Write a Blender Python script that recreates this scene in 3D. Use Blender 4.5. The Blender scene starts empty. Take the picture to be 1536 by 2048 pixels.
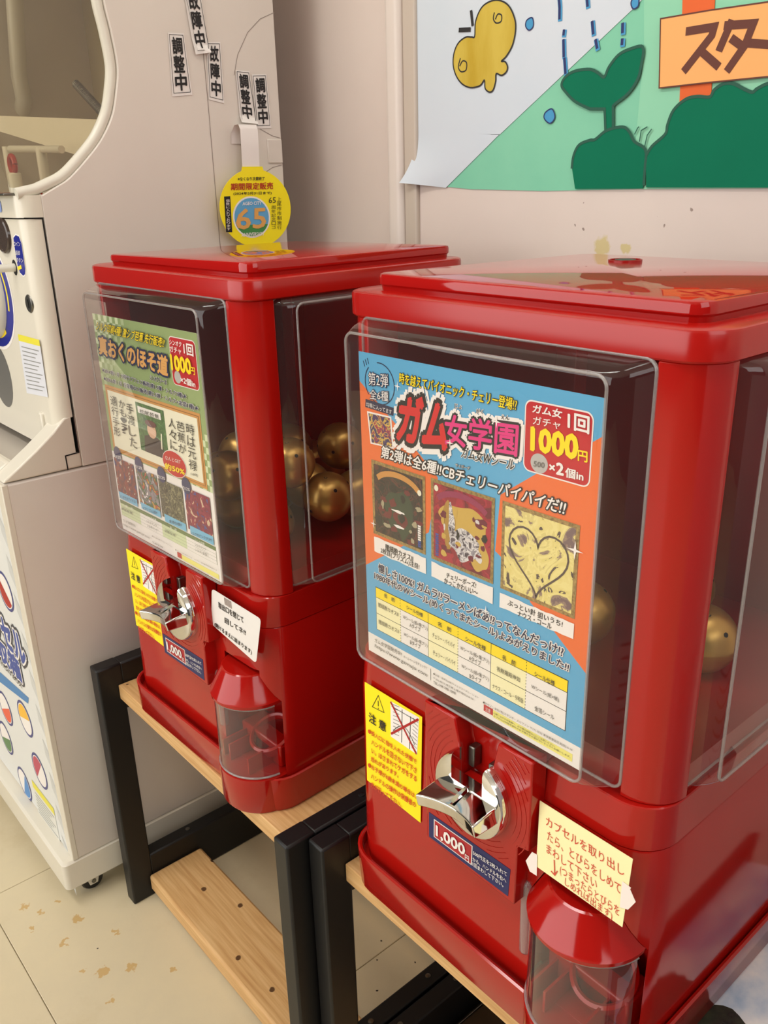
import bpy, bmesh, math, random
from mathutils import Matrix, Vector
random.seed(7)
S = bpy.context.scene
COL = bpy.context.collection
# ------------------------------------------------------------------ camera
F_PX, YAW, PITCH, ROLL = 1719.19, 0.866141, -0.364132, -0.026148
CAM = Vector((0.478167, -0.385373, 0.605293))
_f = Vector((-math.sin(YAW)*math.cos(PITCH), math.cos(YAW)*math.cos(PITCH), math.sin(PITCH)))
_r = Vector((math.cos(YAW), math.sin(YAW), 0)); _u = _r.cross(_f)
_r2 = math.cos(ROLL)*_r + math.sin(ROLL)*_u; _u2 = -math.sin(ROLL)*_r + math.cos(ROLL)*_u
cd = bpy.data.cameras.new('camera'); cam = bpy.data.objects.new('camera', cd); COL.objects.link(cam)
cam.matrix_world = Matrix(((_r2.x,_u2.x,-_f.x,CAM.x),(_r2.y,_u2.y,-_f.y,CAM.y),(_r2.z,_u2.z,-_f.z,CAM.z),(0,0,0,1)))
cd.sensor_width = 36; cd.lens = F_PX/2048*36; cd.clip_start = .02; S.camera = cam
# ------------------------------------------------------------------ world, lights, exposure
W = bpy.data.worlds.new('world'); S.world = W; W.use_nodes = True
W.node_tree.nodes['Background'].inputs[0].default_value = (1.0, .965, .92, 1)
W.node_tree.nodes['Background'].inputs[1].default_value = .06
def area(name, loc, aim, sx, sy, power, col):
    l = bpy.data.lights.new(name, 'AREA'); l.shape = 'RECTANGLE'; l.size = sx; l.size_y = sy; l.energy = power; l.color = col
    o = bpy.data.objects.new(name, l); COL.objects.link(o); o.location = loc
    o.rotation_euler = (Vector(aim)-Vector(loc)).to_track_quat('-Z','Y').to_euler(); return o
area('window_daylight', (-1.1, -3.3, 1.25), (-.3, .1, .3), 4.4, 2.2, 82, (1, .985, .96))
area('side_daylight', (2.7, -.6, 1.7), (-.4, .1, .6), 1.8, 1.4, 19, (1, .985, .965))
area('ceiling_light_glow', (-.2, -.9, 2.03), (-.2, -.8, 0), 1.3, .3, 9, (1, .96, .9))
S.view_settings.view_transform = 'Standard'; S.view_settings.look = 'None'; S.view_settings.gamma = 1; S.view_settings.use_curve_mapping = False
S.view_settings.exposure = 0.22
# ------------------------------------------------------------------ measured outlines and printed matter (metres)
D = {
'p2': [(0.0099,0.4969),(0.2161,0.4964),(0.2155,0.2585),(0.0084,0.2574)],
'p2_orL': [(0.0097,0.4755),(0.0499,0.4491),(0.0885,0.422),(0.0795,0.3801),(0.0474,0.3581),(0.0107,0.3325)],
'p2_orR': [(0.2166,0.4758),(0.1687,0.4422),(0.1439,0.4241),(0.1406,0.3851),(0.1693,0.371),(0.1705,0.3598),(0.1909,0.3462),(0.2143,0.3278)],
'p2_white': [(0.0112,0.2753),(0.2147,0.2741)],
'p2_badge': [(0.1612,0.4879),(0.2094,0.4869),(0.2094,0.444),(0.1629,0.4442)],
'p2_coin': [(0.167,0.4507),(0.1799,0.4525),(0.1734,0.457),(0.174,0.4451)],
'p2_circ': [(0.0157,0.4758),(0.0466,0.4742),(0.0318,0.4912),(0.0306,0.4622)],
'p2_band': [(0.0157,0.4636),(0.0457,0.4622),(0.0449,0.4564),(0.015,0.4576)],
'p2_small': [(0.0166,0.4549),(0.0427,0.4554),(0.0448,0.4327),(0.0195,0.4314)],
'p2_card1': [(0.0199,0.4187),(0.0764,0.4198),(0.0758,0.3621),(0.0205,0.3621)],
'p2_card2': [(0.0825,0.4187),(0.1396,0.4206),(0.1397,0.3633),(0.0821,0.3614)],
'p2_card3': [(0.1463,0.4188),(0.2036,0.4209),(0.2047,0.3622),(0.146,0.361)],
'p2_cap1': [(0.0214,0.3595),(0.0767,0.361),(0.076,0.3463),(0.0205,0.3483)],
'p2_cap2': [(0.0824,0.3584),(0.1398,0.3602),(0.1399,0.3462),(0.0823,0.3471)],
'p2_cap3': [(0.1458,0.3578),(0.2042,0.359),(0.2048,0.3466),(0.1458,0.3462)],
'p2_tab': [(0.0213,0.3188),(0.2024,0.3164),(0.2026,0.2799),(0.0202,0.2825)],
'p2_tabc': [(0.0213,0.3188),(0.0493,0.3183),(0.079,0.3184),(0.1089,0.3178),(0.1394,0.3175),(0.17,0.317),(0.2024,0.3164)],
'p2_tabr': [(0.0213,0.3188),(0.0209,0.3098),(0.0208,0.2972),(0.0202,0.2825)],
'p2_yel': [(0.1424,0.2667),(0.2093,0.2671),(0.2094,0.262),(0.1423,0.2613)],
'p2_redt': [(0.1336,0.2672),(0.1421,0.2675),(0.1419,0.2625),(0.1337,0.2623)],
'p2_vline': [(0.0807,0.2722),(0.0807,0.2627)],
'p2_text': [('時を越えてバイオニック・チェリー登場!?',(0.0528,0.4876),(0.1556,0.4865),(0.0522,0.4803),{'c': 'yel','o': 'ink','ow': 0.055,'bold': 0.015}),('第2弾',(0.02,0.4834),(0.0409,0.4848),(0.0199,0.4742),{'c': 'wht','o': 'navy','ow': 0.07}),('全6種',(0.0208,0.4714),(0.0408,0.4729),(0.0206,0.4644),{'c': 'wht','o': 'navy','ow': 0.07}),('均等に入ってます',(0.017,0.4617),(0.0443,0.4607),(0.0166,0.4583),{'c': 'wht'}),('ガム',(0.0538,0.4723),(0.1016,0.4742),(0.0488,0.4413),{'c': 'red','o': 'ink','ow': 0.09,'glow': 0.2,'bold': 0.05}),('女学園',(0.096,0.4668),(0.1572,0.4717),(0.0952,0.4469),{'c': 'pink','o': 'ink','ow': 0.075,'glow': 0.19,'bold': 0.022}),('じょ',(0.1045,0.4752),(0.1104,0.4756),(0.1043,0.4721),{'c': 'ink','glow': 0.08}),('がく',(0.1228,0.4753),(0.1288,0.4757),(0.1227,0.4723),{'c': 'ink','glow': 0.08}),('えん',(0.1433,0.475),(0.1498,0.4755),(0.1433,0.4722),{'c': 'ink','glow': 0.08}),('ガム女Wシール',(0.1117,0.4488),(0.1557,0.4499),(0.1102,0.4411),{'c': 'ink','glow': 0.08,'bold': 0.01}),('ガム女',(0.1677,0.4855),(0.1884,0.4857),(0.1672,0.4805),{'c': 'wht','bold': 0.03}),('ガチャ',(0.168,0.4785),(0.1876,0.4792),(0.1679,0.4735),{'c': 'wht','bold': 0.01}),('1回',(0.1924,0.4852),(0.2066,0.4849),(0.1928,0.4758),{'c': 'wht','bold': 0.03}),('1000',(0.167,0.4716),(0.1997,0.473),(0.1673,0.4582),{'c': 'yel','bold': 0.05}),('円',(0.2006,0.465),(0.2068,0.4652),(0.2009,0.459),{'c': 'yel','bold': 0.03}),('×',(0.1812,0.4523),(0.185,0.4526),(0.1814,0.4491),{'c': 'wht','bold': 0.03}),('2',(0.1863,0.4545),(0.1911,0.4547),(0.1865,0.4478),{'c': 'wht','bold': 0.04}),('個in',(0.1927,0.453),(0.205,0.4534),(0.1928,0.4474),{'c': 'wht','bold': 0.03}),('500',(0.1696,0.4518),(0.1776,0.4525),(0.1695,0.4485),{'c': 'coin2','bold': 0.02}),('第2弾は全6種!!CBチェリーパイパイだ!!',(0.0328,0.4328),(0.1949,0.4333),(0.031,0.4238),{'c': 'wht','o': 'ink','ow': 0.09,'bold': 0.02}),('サイボーグ',(0.1054,0.436),(0.1181,0.4365),(0.1053,0.4336),{'c': 'wht','o': 'ink','ow': 0.08}),('闇細胞カオスII',(0.0339,0.3578),(0.0637,0.3576),(0.0336,0.3528),{'c': 'ink','bold': 0.01}),('2枚目(プリズム)注目!',(0.0283,0.3532),(0.0701,0.3531),(0.0279,0.3481),{'c': 'ink','bold': 0.01}),('チェリーポーズ!',(0.0974,0.356),(0.1252,0.3577),(0.0971,0.3518),{'c': 'ink','bold': 0.01}),('かっこかわいい～',(0.0953,0.3512),(0.127,0.3528),(0.095,0.3467),{'c': 'ink','bold': 0.01}),('ぶっとい針 狙いうち!',(0.153,0.3556),(0.1967,0.3567),(0.1527,0.3513),{'c': 'ink','bold': 0.01}),('ナウス・コール',(0.1614,0.3507),(0.1885,0.3517),(0.1613,0.3468),{'c': 'ink','bold': 0.01}),('懐しさ100%! ガムラ!?ラーメンばあ!?ってなんだっけ!?',(0.0251,0.3392),(0.1986,0.3397),(0.0244,0.3318),{'c': 'navy','glow': 0.09,'bold': 0.02}),('1980年代のWシール(めくってまたシール)よみがえりました!!',(0.0201,0.3307),(0.2032,0.3302),(0.0194,0.3234),{'c': 'navy','glow': 0.09,'bold': 0.02}),('名\u3000前',(0.0304,0.3163),(0.0426,0.316),(0.0303,0.3129),{'c': 'ink','bold': 0.01}),('シール仕様',(0.0557,0.3155),(0.073,0.3151),(0.0557,0.3121),{'c': 'ink','bold': 0.01}),('名\u3000前',(0.0887,0.3149),(0.1021,0.3146),(0.0887,0.3114),{'c': 'ink','bold': 0.01}),('シール仕様',(0.1158,0.3139),(0.1346,0.3135),(0.1159,0.3104),{'c': 'ink','bold': 0.01}),('名\u3000前',(0.1494,0.3138),(0.161,0.3135),(0.1495,0.3102),{'c': 'ink','bold': 0.01}),('シール仕様',(0.1768,0.3134),(0.1929,0.3131),(0.177,0.3098),{'c': 'ink','bold': 0.01}),('闇細胞カオスII',(0.0233,0.3058),(0.0464,0.3059),(0.0231,0.3019),{'c': 'ink'}),('闇細胞カオスII',(0.0233,0.2911),(0.0466,0.2916),(0.0232,0.2872),{'c': 'ink'}),('Wシール(紙×角プリ)',(0.0516,0.3061),(0.0782,0.3062),(0.0515,0.3022),{'c': 'ink'}),('Aタイプ',(0.0588,0.3023),(0.0704,0.3024),(0.0587,0.2984),{'c': 'ink'}),('Wシール(紙×角プリ)',(0.0522,0.2917),(0.0779,0.2922),(0.0521,0.2878),{'c': 'ink'}),('Bタイプ',(0.0591,0.288),(0.0704,0.2882),(0.059,0.2841),{'c': 'ink'}),('チェリー・パイパイ',(0.083,0.3036),(0.1055,0.3037),(0.083,0.2998),{'c': 'ink'}),('チェリー・パイパイ',(0.0835,0.2895),(0.1062,0.29),(0.0835,0.2857),{'c': 'ink'}),('Wシール(紙×角プリ)',(0.1109,0.3046),(0.1381,0.3047),(0.111,0.3008),{'c': 'ink'}),('Aタイプ',(0.1194,0.3004),(0.1305,0.3005),(0.1195,0.2966),{'c': 'ink'}),('Wシール(紙×角プリ)',(0.1123,0.2906),(0.138,0.2912),(0.1124,0.2868),{'c': 'ink'}),('Bタイプ',(0.1202,0.2864),(0.131,0.2867),(0.1202,0.2826),{'c': 'ink'}),('我無羅殿神如',(0.1449,0.303),(0.1652,0.3032),(0.1451,0.2993),{'c': 'ink'}),('ナウス・コール・令和版',(0.1415,0.288),(0.1685,0.2887),(0.1416,0.2842),{'c': 'ink'}),('Wシール(紙×紙)',(0.1747,0.3028),(0.197,0.303),(0.1748,0.2991),{'c': 'ink'}),('金箔シール',(0.178,0.2883),(0.194,0.2887),(0.1782,0.2845),{'c': 'ink'}),('ガム女学園発売中!',(0.0176,0.2726),(0.0492,0.2731),(0.0174,0.2687),{'c': 'gry'}),('https://www.gamujo.com',(0.0178,0.2673),(0.0776,0.267),(0.0174,0.2634),{'c': 'gry'}),('ホームページをチェック!!',(0.0515,0.2715),(0.0771,0.2726),(0.0513,0.269),{'c': 'gry'}),('●企画・販売元/(株)ワイエスコーポレーション',(0.0839,0.2706),(0.1293,0.2715),(0.0839,0.2688),{'c': 'gry'}),('〒362-0015 埼玉県上尾市緑丘2-8-26',(0.0839,0.2671),(0.1242,0.268),(0.0839,0.2653),{'c': 'gry'}),('TEL.048-788-1898',(0.0839,0.2637),(0.1067,0.2645),(0.0839,0.2616),{'c': 'gry'}),('●デザイン会社/(有)スタジオ・メルファン 〒171-0033 東京都豊島区高田3-5-19',(0.1332,0.2701),(0.2094,0.2715),(0.1333,0.2679),{'c': 'gry'}),('注意',(0.1358,0.2668),(0.1405,0.2667),(0.1357,0.2634),{'c': 'wht'}),('お買い上げのお客様へ、お子様の誤飲などにご注意ください。',(0.1433,0.2661),(0.1963,0.2669),(0.1431,0.2646),{'c': 'ink'}),('カプセルは対象年齢外のお子様の手の届かないところへお願いします。',(0.1433,0.2638),(0.2084,0.2653),(0.1432,0.2623),{'c': 'ink'})],
'p1': [(0.0079,0.4898),(0.213,0.4876),(0.2142,0.2495),(0.0096,0.25)],
'p1_grn': [(0.0079,0.4898),(0.213,0.4876),(0.213,0.3412),(0.0057,0.3419)],
'p1_badge': [(0.1609,0.4816),(0.2072,0.4803),(0.2051,0.4367),(0.161,0.4377)],
'p1_coin': [(0.1648,0.4448),(0.1766,0.445),(0.1716,0.4505),(0.1692,0.4389)],
'p1_fr': [(0.0141,0.4157),(0.203,0.4144),(0.2018,0.343),(0.016,0.3493)],
'p1_pic': [(0.0799,0.4072),(0.1368,0.4076),(0.1345,0.3577),(0.0813,0.3573)],
'p1_lab': [(0.0845,0.4037),(0.1306,0.404),(0.1302,0.3972),(0.0844,0.3972)],
'p1_oval': [(0.1237,0.357),(0.1692,0.3573),(0.1497,0.3696),(0.1462,0.3426)],
'p1_card0': [(0.0138,0.3356),(0.0563,0.335),(0.0556,0.2971),(0.0121,0.2918)],
'p1_card1': [(0.062,0.3345),(0.105,0.3348),(0.1047,0.2957),(0.0615,0.2933)],
'p1_card2': [(0.1083,0.3314),(0.1501,0.333),(0.1547,0.2947),(0.1086,0.2915)],
'p1_card3': [(0.1594,0.332),(0.204,0.3358),(0.2053,0.2966),(0.1601,0.292)],
'p1_dot0': [(0.0114,0.34),(0.0349,0.3414),(0.0251,0.3471),(0.0214,0.3343)],
'p1_dot1': [(0.0589,0.3385),(0.0808,0.3399),(0.0716,0.3453),(0.0684,0.333)],
'p1_dot2': [(0.107,0.3381),(0.1274,0.3394),(0.1186,0.3447),(0.1159,0.3328)],
'p1_dot3': [(0.1555,0.3375),(0.1743,0.3388),(0.1661,0.3439),(0.1638,0.3324)],
'p1_cc0': [(0.0136,0.2931),(0.0546,0.296),(0.0544,0.2915),(0.0129,0.2879)],
'p1_cc1': [(0.0633,0.2923),(0.1047,0.2957),(0.1043,0.2911),(0.0637,0.2885)],
'p1_cc2': [(0.1135,0.292),(0.1552,0.2957),(0.1548,0.2909),(0.113,0.2872)],
'p1_cc3': [(0.163,0.292),(0.2053,0.2966),(0.2049,0.2914),(0.163,0.2875)],
'p1_tab': [(0.0118,0.284),(0.2055,0.287),(0.2063,0.2677),(0.0115,0.2675)],
'p1_tabh': [(0.0118,0.284),(0.011,0.2786),(0.0118,0.2736),(0.0116,0.2703)],
'p1_yel': [(0.137,0.2563),(0.2073,0.2572),(0.2073,0.2539),(0.1367,0.2519)],
'p1_red': [(0.1296,0.2579),(0.138,0.258),(0.1377,0.2522),(0.1294,0.2526)],
'p1_text': [('シルク印刷4種! 激シブ芭蕉 先行販売!!',(0.0197,0.4818),(0.1578,0.4791),(0.0146,0.4724),{'c': 'yel','o': 'ink','ow': 0.05,'bold': 0.015}),('真おくのほそ道',(0.0184,0.4664),(0.1579,0.462),(0.0151,0.448),{'c': 'gold','o': 'navy2','ow': 0.1,'bold': 0.04}),('シンオクシール',(0.1198,0.4401),(0.1522,0.4394),(0.118,0.4353),{'c': 'navy2','bold': 0.02,'glow': 0.06}),('シンオク',(0.1653,0.4788),(0.1863,0.4787),(0.1645,0.4742),{'c': 'wht','bold': 0.02}),('ガチャ',(0.1646,0.4731),(0.1846,0.4728),(0.1638,0.4673),{'c': 'wht','bold': 0.01}),('1回',(0.1895,0.4783),(0.2052,0.478),(0.189,0.4683),{'c': 'wht','bold': 0.03}),('1000',(0.1636,0.4648),(0.1981,0.4648),(0.1634,0.4512),{'c': 'yel','bold': 0.05}),('円',(0.1975,0.4578),(0.2047,0.458),(0.1968,0.4513),{'c': 'yel','bold': 0.02}),('×2個in',(0.1784,0.4471),(0.2031,0.4459),(0.1776,0.4408),{'c': 'wht','bold': 0.03}),('★2014年11月 大阪ラブフェス販売(第1.5弾・シルク3種)★',(0.0161,0.4337),(0.1852,0.4311),(0.0151,0.4283),{'c': 'navy2','glow': 0.06,'bold': 0.015}),('★2016年 1月 百鬼夜GO!販売(第2.5弾・シルク+金箔1種)★',(0.017,0.4249),(0.2041,0.4233),(0.016,0.4193),{'c': 'navy2','glow': 0.06,'bold': 0.015}),('松尾芭蕉',(0.0888,0.4017),(0.128,0.402),(0.0884,0.3974),{'c': 'ink'}),('約50%',(0.1282,0.354),(0.166,0.3558),(0.1276,0.3473),{'c': 'yel','bold': 0.03}),('なんとGET',(0.1309,0.3618),(0.1609,0.3634),(0.1302,0.3576),{'c': 'wht'}),('約12%',(0.0134,0.3394),(0.0326,0.3406),(0.0125,0.3349),{'c': 'wht','bold': 0.01}),('約12%',(0.0608,0.3379),(0.0786,0.3391),(0.06,0.3336),{'c': 'wht','bold': 0.01}),('約12%',(0.1088,0.3375),(0.1253,0.3386),(0.1081,0.3334),{'c': 'wht','bold': 0.01}),('約12%',(0.1572,0.337),(0.1724,0.338),(0.1566,0.333),{'c': 'wht','bold': 0.01}),('(1689年)',(0.1773,0.3552),(0.1905,0.3559),(0.1768,0.3515),{'c': 'ink'}),('シンオクのアイドル!',(0.0149,0.2925),(0.0533,0.2952),(0.0142,0.2886),{'c': 'navy2'}),('Sプリズム超!!',(0.0681,0.2921),(0.0986,0.2944),(0.0675,0.2884),{'c': 'navy2'}),('金箔仕様!?',(0.123,0.2923),(0.148,0.2942),(0.1225,0.2888),{'c': 'navy2'}),('シルクのピンクがUP!!',(0.164,0.2911),(0.2038,0.2943),(0.1636,0.2877),{'c': 'navy2'}),('名\u3000前',(0.0264,0.2838),(0.0445,0.2843),(0.0255,0.2806),{'c': 'wht'}),('シール仕様',(0.0756,0.2845),(0.0951,0.285),(0.0749,0.2815),{'c': 'wht'}),('名\u3000前',(0.123,0.2851),(0.137,0.2855),(0.1223,0.2822),{'c': 'wht'}),('シール仕様',(0.1713,0.2852),(0.1891,0.2857),(0.1708,0.2824),{'c': 'wht'}),('東尾芭蕉',(0.0156,0.2779),(0.0411,0.2784),(0.0146,0.2745),{'c': 'gry'}),('シルクインク',(0.0724,0.2783),(0.0942,0.2787),(0.0716,0.2751),{'c': 'gry'}),('シルクインク',(0.0728,0.2731),(0.0946,0.2736),(0.072,0.2698),{'c': 'gry'}),('金箔仕様',(0.1103,0.2781),(0.1325,0.2786),(0.1096,0.275),{'c': 'gry'}),('シルクインク',(0.1703,0.2799),(0.1904,0.2803),(0.1697,0.2769),{'c': 'gry'}),('シルク+金箔',(0.1701,0.2745),(0.1917,0.275),(0.1695,0.2715),{'c': 'gry'}),('ガム女学園発売中!',(0.0153,0.2639),(0.0445,0.2644),(0.0148,0.2605),{'c': 'gry'}),('https://www.gamujo.com',(0.0138,0.2584),(0.0744,0.2591),(0.0136,0.2549),{'c': 'gry'}),('●企画・販売元/(株)ワイエスコーポレーション',(0.0804,0.2626),(0.1227,0.2625),(0.0799,0.2607),{'c': 'gry'}),('TEL.048-788-1898',(0.0793,0.2554),(0.1019,0.2556),(0.0788,0.2535),{'c': 'gry'}),('●デザイン会社/(有)スタジオ・メルファン 東京都豊島区高田3-5-19',(0.1287,0.2611),(0.2069,0.2629),(0.1283,0.2593),{'c': 'gry'})],
'p1_vtext': [('時は元禄',(0.1853,0.404),(0.1824,0.3571),0.0142,{'c': 'ink'}),('芭蕉が',(0.1678,0.4031),(0.1661,0.3704),0.0141,{'c': 'ink'}),('人々に',(0.1521,0.4034),(0.1499,0.3705),0.0133,{'c': 'ink'}),('手渡した',(0.0682,0.4042),(0.0652,0.3557),0.0154,{'c': 'ink'}),('かも!?',(0.0514,0.4048),(0.049,0.3677),0.0143,{'c': 'ink'}),('通行手形',(0.0334,0.4061),(0.0304,0.3616),0.0147,{'c': 'ink'})],
'caut2': [(-0.0045,0.2183),(0.0639,0.2188),(0.0596,0.1156),(-0.0082,0.1182)],
'caut1': [(0.0058,0.2199),(0.071,0.2229),(0.0621,0.1172),(-0.0048,0.1162)],
'caut_pic': [(0.0266,0.2156),(0.0604,0.2168),(0.0575,0.1806),(0.0259,0.1813)],
'caut_tri': [(0.0115,0.2138),(0.0184,0.2006),(0.0032,0.1989)],
'caut_text': [('注 意',(-0.001,0.192),(0.0206,0.1921),(-0.0014,0.1825),{'c': 'ink','bold': 0.02}),('●投入口に指を入れた状態で',(-0.0028,0.1747),(0.0574,0.1762),(-0.0031,0.1698),{'c': 'cred','bold': 0.02}),('ハンドルを回さないで下さ',(0.0012,0.166),(0.0573,0.1679),(0.0009,0.1602),{'c': 'cred','bold': 0.02}),('い。はさまれてケガをする',(0.0008,0.1571),(0.0572,0.1597),(0.0005,0.1515),{'c': 'cred','bold': 0.02}),('恐れがあります。',(-0.0004,0.1477),(0.0349,0.1505),(-0.0007,0.1426),{'c': 'cred','bold': 0.02}),('●お子様が6歳未満の場合は、',(-0.0045,0.1393),(0.0564,0.142),(-0.0048,0.1341),{'c': 'cred','bold': 0.02}),('ハンドルの操作は保護者の',(-0.001,0.1301),(0.0558,0.1333),(-0.0013,0.1241),{'c': 'cred','bold': 0.02}),('方が行って下さい。',(-0.0017,0.1207),(0.0378,0.1224),(-0.0019,0.1148),{'c': 'cred','bold': 0.02})],
'price_text': [('1,000',(0.0924,0.1408),(0.1232,0.1416),(0.0924,0.1295),{'c': 'wht','bold': 0.03}),('円',(0.1236,0.1338),(0.1277,0.134),(0.1236,0.1282),{'c': 'wht','bold': 0.01}),('500円玉を2枚入れて',(0.1317,0.1428),(0.1648,0.1453),(0.1317,0.1388),{'c': 'wht','bold': 0.01}),('から、ハンドルを右へ',(0.1315,0.1366),(0.1644,0.1391),(0.1316,0.1326),{'c': 'wht','bold': 0.01}),('1回まわして下さい。',(0.1314,0.1318),(0.1619,0.1333),(0.1314,0.1279),{'c': 'wht','bold': 0.01})],
'note2': [(0.1833,0.2138),(0.2563,0.2138),(0.2595,0.1685),(0.1906,0.1689)],
'note2_text': [('カプセルを取り出し',(0.1904,0.207),(0.2519,0.2066),(0.192,0.2005),{'c': 'pen'}),('たら、とびらをしめて',(0.1937,0.1981),(0.2525,0.1945),(0.1952,0.1916),{'c': 'pen'}),('まわして下さい',(0.1951,0.1891),(0.2363,0.1872),(0.1965,0.1829),{'c': 'pen'}),('(つまったらとびらを',(0.2081,0.1813),(0.2549,0.1801),(0.2098,0.1743),{'c': 'pen'}),('しめれば出ます)',(0.2139,0.1754),(0.2512,0.1741),(0.215,0.1692),{'c': 'pen'})],
'note2_arrow': [(0.2034,0.1815),(0.2061,0.172),(0.2029,0.173),(0.2073,0.1757)],
'tape2a': [(0.1856,0.177),(0.19,0.1775),(0.1929,0.1634),(0.1869,0.1631),(0.1821,0.1683)],
'tape2b': [(0.2531,0.197),(0.2596,0.1965),(0.2592,0.1953),(0.2645,0.1898),(0.2609,0.1822),(0.2553,0.1803)],
'note1': [(0.1874,0.2349),(0.271,0.232),(0.2562,0.1785),(0.1791,0.1923)],
'note1_text': [('取出口を閉じて',(0.1979,0.2241),(0.2414,0.2232),(0.1975,0.2173),{'c': 'ink','bold': 0.02}),('回してネ!!',(0.2072,0.2102),(0.2434,0.2099),(0.2064,0.2041),{'c': 'ink','bold': 0.02}),('(開けるまえに詰まります)',(0.1866,0.1975),(0.2511,0.1914),(0.1856,0.1913),{'c': 'ink','bold': 0.02})],
'm_white': [(-0.3604,0.8266),(-0.0344,0.7736),(-0.0616,0.7547),(-0.2274,0.6539),(-0.3647,0.6612)],
'm_curl': [(-0.3647,0.6618),(-0.2274,0.6544),(-0.3125,0.5994),(-0.3789,0.6065)],
'm_gl': [(-0.0542,0.7768),(-0.0486,0.7193),(-0.0502,0.6406),(-0.0427,0.595),(-0.0481,0.5946),(-0.163,0.5943),(-0.2706,0.5973),(-0.3105,0.6005),(-0.3187,0.606),(-0.0849,0.764),(-0.0704,0.7795)],
'm_gr': [(-0.0542,0.7768),(0.1476,0.7441),(0.1728,0.5932),(-0.0426,0.5947),(-0.0502,0.6406),(-0.0486,0.7193)],
'm_bush': [(-0.0333,0.5962),(-0.0361,0.6249),(-0.0303,0.6332),(-0.0171,0.6431),(-0.0154,0.6513),(-0.0104,0.6632),(0.0011,0.6714),(0.0129,0.6729),(0.0249,0.6715),(0.0289,0.677),(0.0375,0.6811),(0.0466,0.6802),(0.0584,0.6745),(0.0652,0.672),(0.0692,0.6745),(0.0814,0.678),(0.1099,0.6772),(0.1602,0.6683),(0.1728,0.5933)],
'm_bush2': [(-0.1189,0.5959),(-0.1244,0.6166),(-0.123,0.6282),(-0.1167,0.6382),(-0.1035,0.6421),(-0.097,0.6425),(-0.0838,0.65),(-0.0657,0.6522),(-0.0571,0.6474),(-0.0508,0.6385),(-0.0374,0.6303),(-0.0364,0.6141),(-0.0362,0.5988),(-0.0373,0.5953)],
'm_sprout': [(-0.0853,0.6512),(-0.0877,0.6698),(-0.1056,0.6711),(-0.124,0.6791),(-0.1368,0.689),(-0.1427,0.6962),(-0.1377,0.7035),(-0.1259,0.7074),(-0.1083,0.7071),(-0.098,0.7029),(-0.0906,0.6986),(-0.0856,0.7069),(-0.0754,0.7162),(-0.0623,0.7199),(-0.0487,0.7197),(-0.0491,0.7052),(-0.0519,0.6932),(-0.0615,0.6816),(-0.0759,0.6733),(-0.0779,0.6713),(-0.0762,0.6511)],
'm_post': [(-0.013,0.7702),(0.0193,0.7649),(0.0206,0.7411),(0.0259,0.6724),(0.0129,0.6729),(0.0011,0.6708),(-0.0055,0.6685),(-0.0069,0.695)],
'm_sign': [(-0.0315,0.7408),(0.0166,0.7407),(0.0728,0.7393),(0.138,0.7375),(0.1475,0.6797),(0.0757,0.6828),(0.0235,0.6833),(-0.0271,0.6832)],
'm_su': [(-0.0023,0.727),(0.0232,0.7271),(0.0217,0.7206),(-0.0017,0.696)],
'm_su2': [(0.0129,0.7093),(0.03,0.6961)],
'm_ta': [(0.0387,0.7285),(0.0306,0.7092)],
'm_ta2': [(0.0345,0.7267),(0.0592,0.7249),(0.0538,0.7093),(0.0406,0.6921)],
'm_ta3': [(0.0417,0.7153),(0.0513,0.7087)],
'm_bar': [(0.058,0.7103),(0.0773,0.7069),(0.0939,0.7046)],
'm_bfly': [(-0.2667,0.7558),(-0.2655,0.7701),(-0.2575,0.7816),(-0.2454,0.786),(-0.2316,0.7853),(-0.2179,0.7782),(-0.209,0.7648),(-0.2076,0.7534),(-0.2114,0.7404),(-0.2195,0.731),(-0.2263,0.7269),(-0.2211,0.7258),(-0.2175,0.7208),(-0.219,0.7159),(-0.2258,0.713),(-0.2336,0.7154),(-0.2344,0.708),(-0.2377,0.6999),(-0.243,0.698),(-0.2496,0.7021),(-0.2512,0.7107),(-0.2577,0.7058),(-0.2724,0.7051),(-0.2857,0.7102),(-0.2953,0.7197),(-0.3,0.7313),(-0.2985,0.7433),(-0.2918,0.7522),(-0.2806,0.7565),(-0.2714,0.7556)],
'm_six1': [(-0.2381,0.7744),(-0.2393,0.7689),(-0.235,0.7644),(-0.2282,0.7651),(-0.2277,0.7707),(-0.2329,0.7725),(-0.2362,0.7684)],
'm_six2': [(-0.2886,0.7361),(-0.2916,0.7279),(-0.2869,0.7226),(-0.2794,0.7238),(-0.2788,0.731),(-0.2848,0.7333),(-0.2893,0.7289)],
'm_ant1': [(-0.2726,0.7808),(-0.2702,0.7672)],
'm_ant2': [(-0.29,0.7648),(-0.2745,0.7633)],
'm_dash0': [(-0.152,0.7782),(-0.1502,0.7674),(-0.1498,0.7572)],
'm_dash1': [(-0.1434,0.7457),(-0.1438,0.7421)],
'm_dash2': [(-0.1435,0.7371),(-0.1422,0.7225)],
'm_dash3': [(-0.1412,0.7202),(-0.1391,0.7069)],
'm_dash4': [(-0.1092,0.7488),(-0.1073,0.7386)],
'm_dash5': [(-0.1039,0.7324),(-0.1017,0.7254)],
'm_dash6': [(-0.0737,0.7425),(-0.0733,0.7354)],
'm_dash7': [(-0.073,0.7292),(-0.073,0.7252)],
'm_dash8': [(-0.1175,0.7729),(-0.1159,0.7635)],
'm_drop0': [(-0.1925,0.7614),(-0.1852,0.7626),(-0.1836,0.7548),(-0.1889,0.7517),(-0.1939,0.7561)],
'm_drop1': [(-0.1633,0.6718),(-0.1545,0.6747),(-0.1503,0.6664),(-0.1563,0.661),(-0.1643,0.6661)],
'm_drop2': [(-0.0648,0.7611),(-0.0584,0.7621),(-0.0577,0.7551),(-0.0627,0.7533),(-0.0657,0.7573)],
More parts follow.
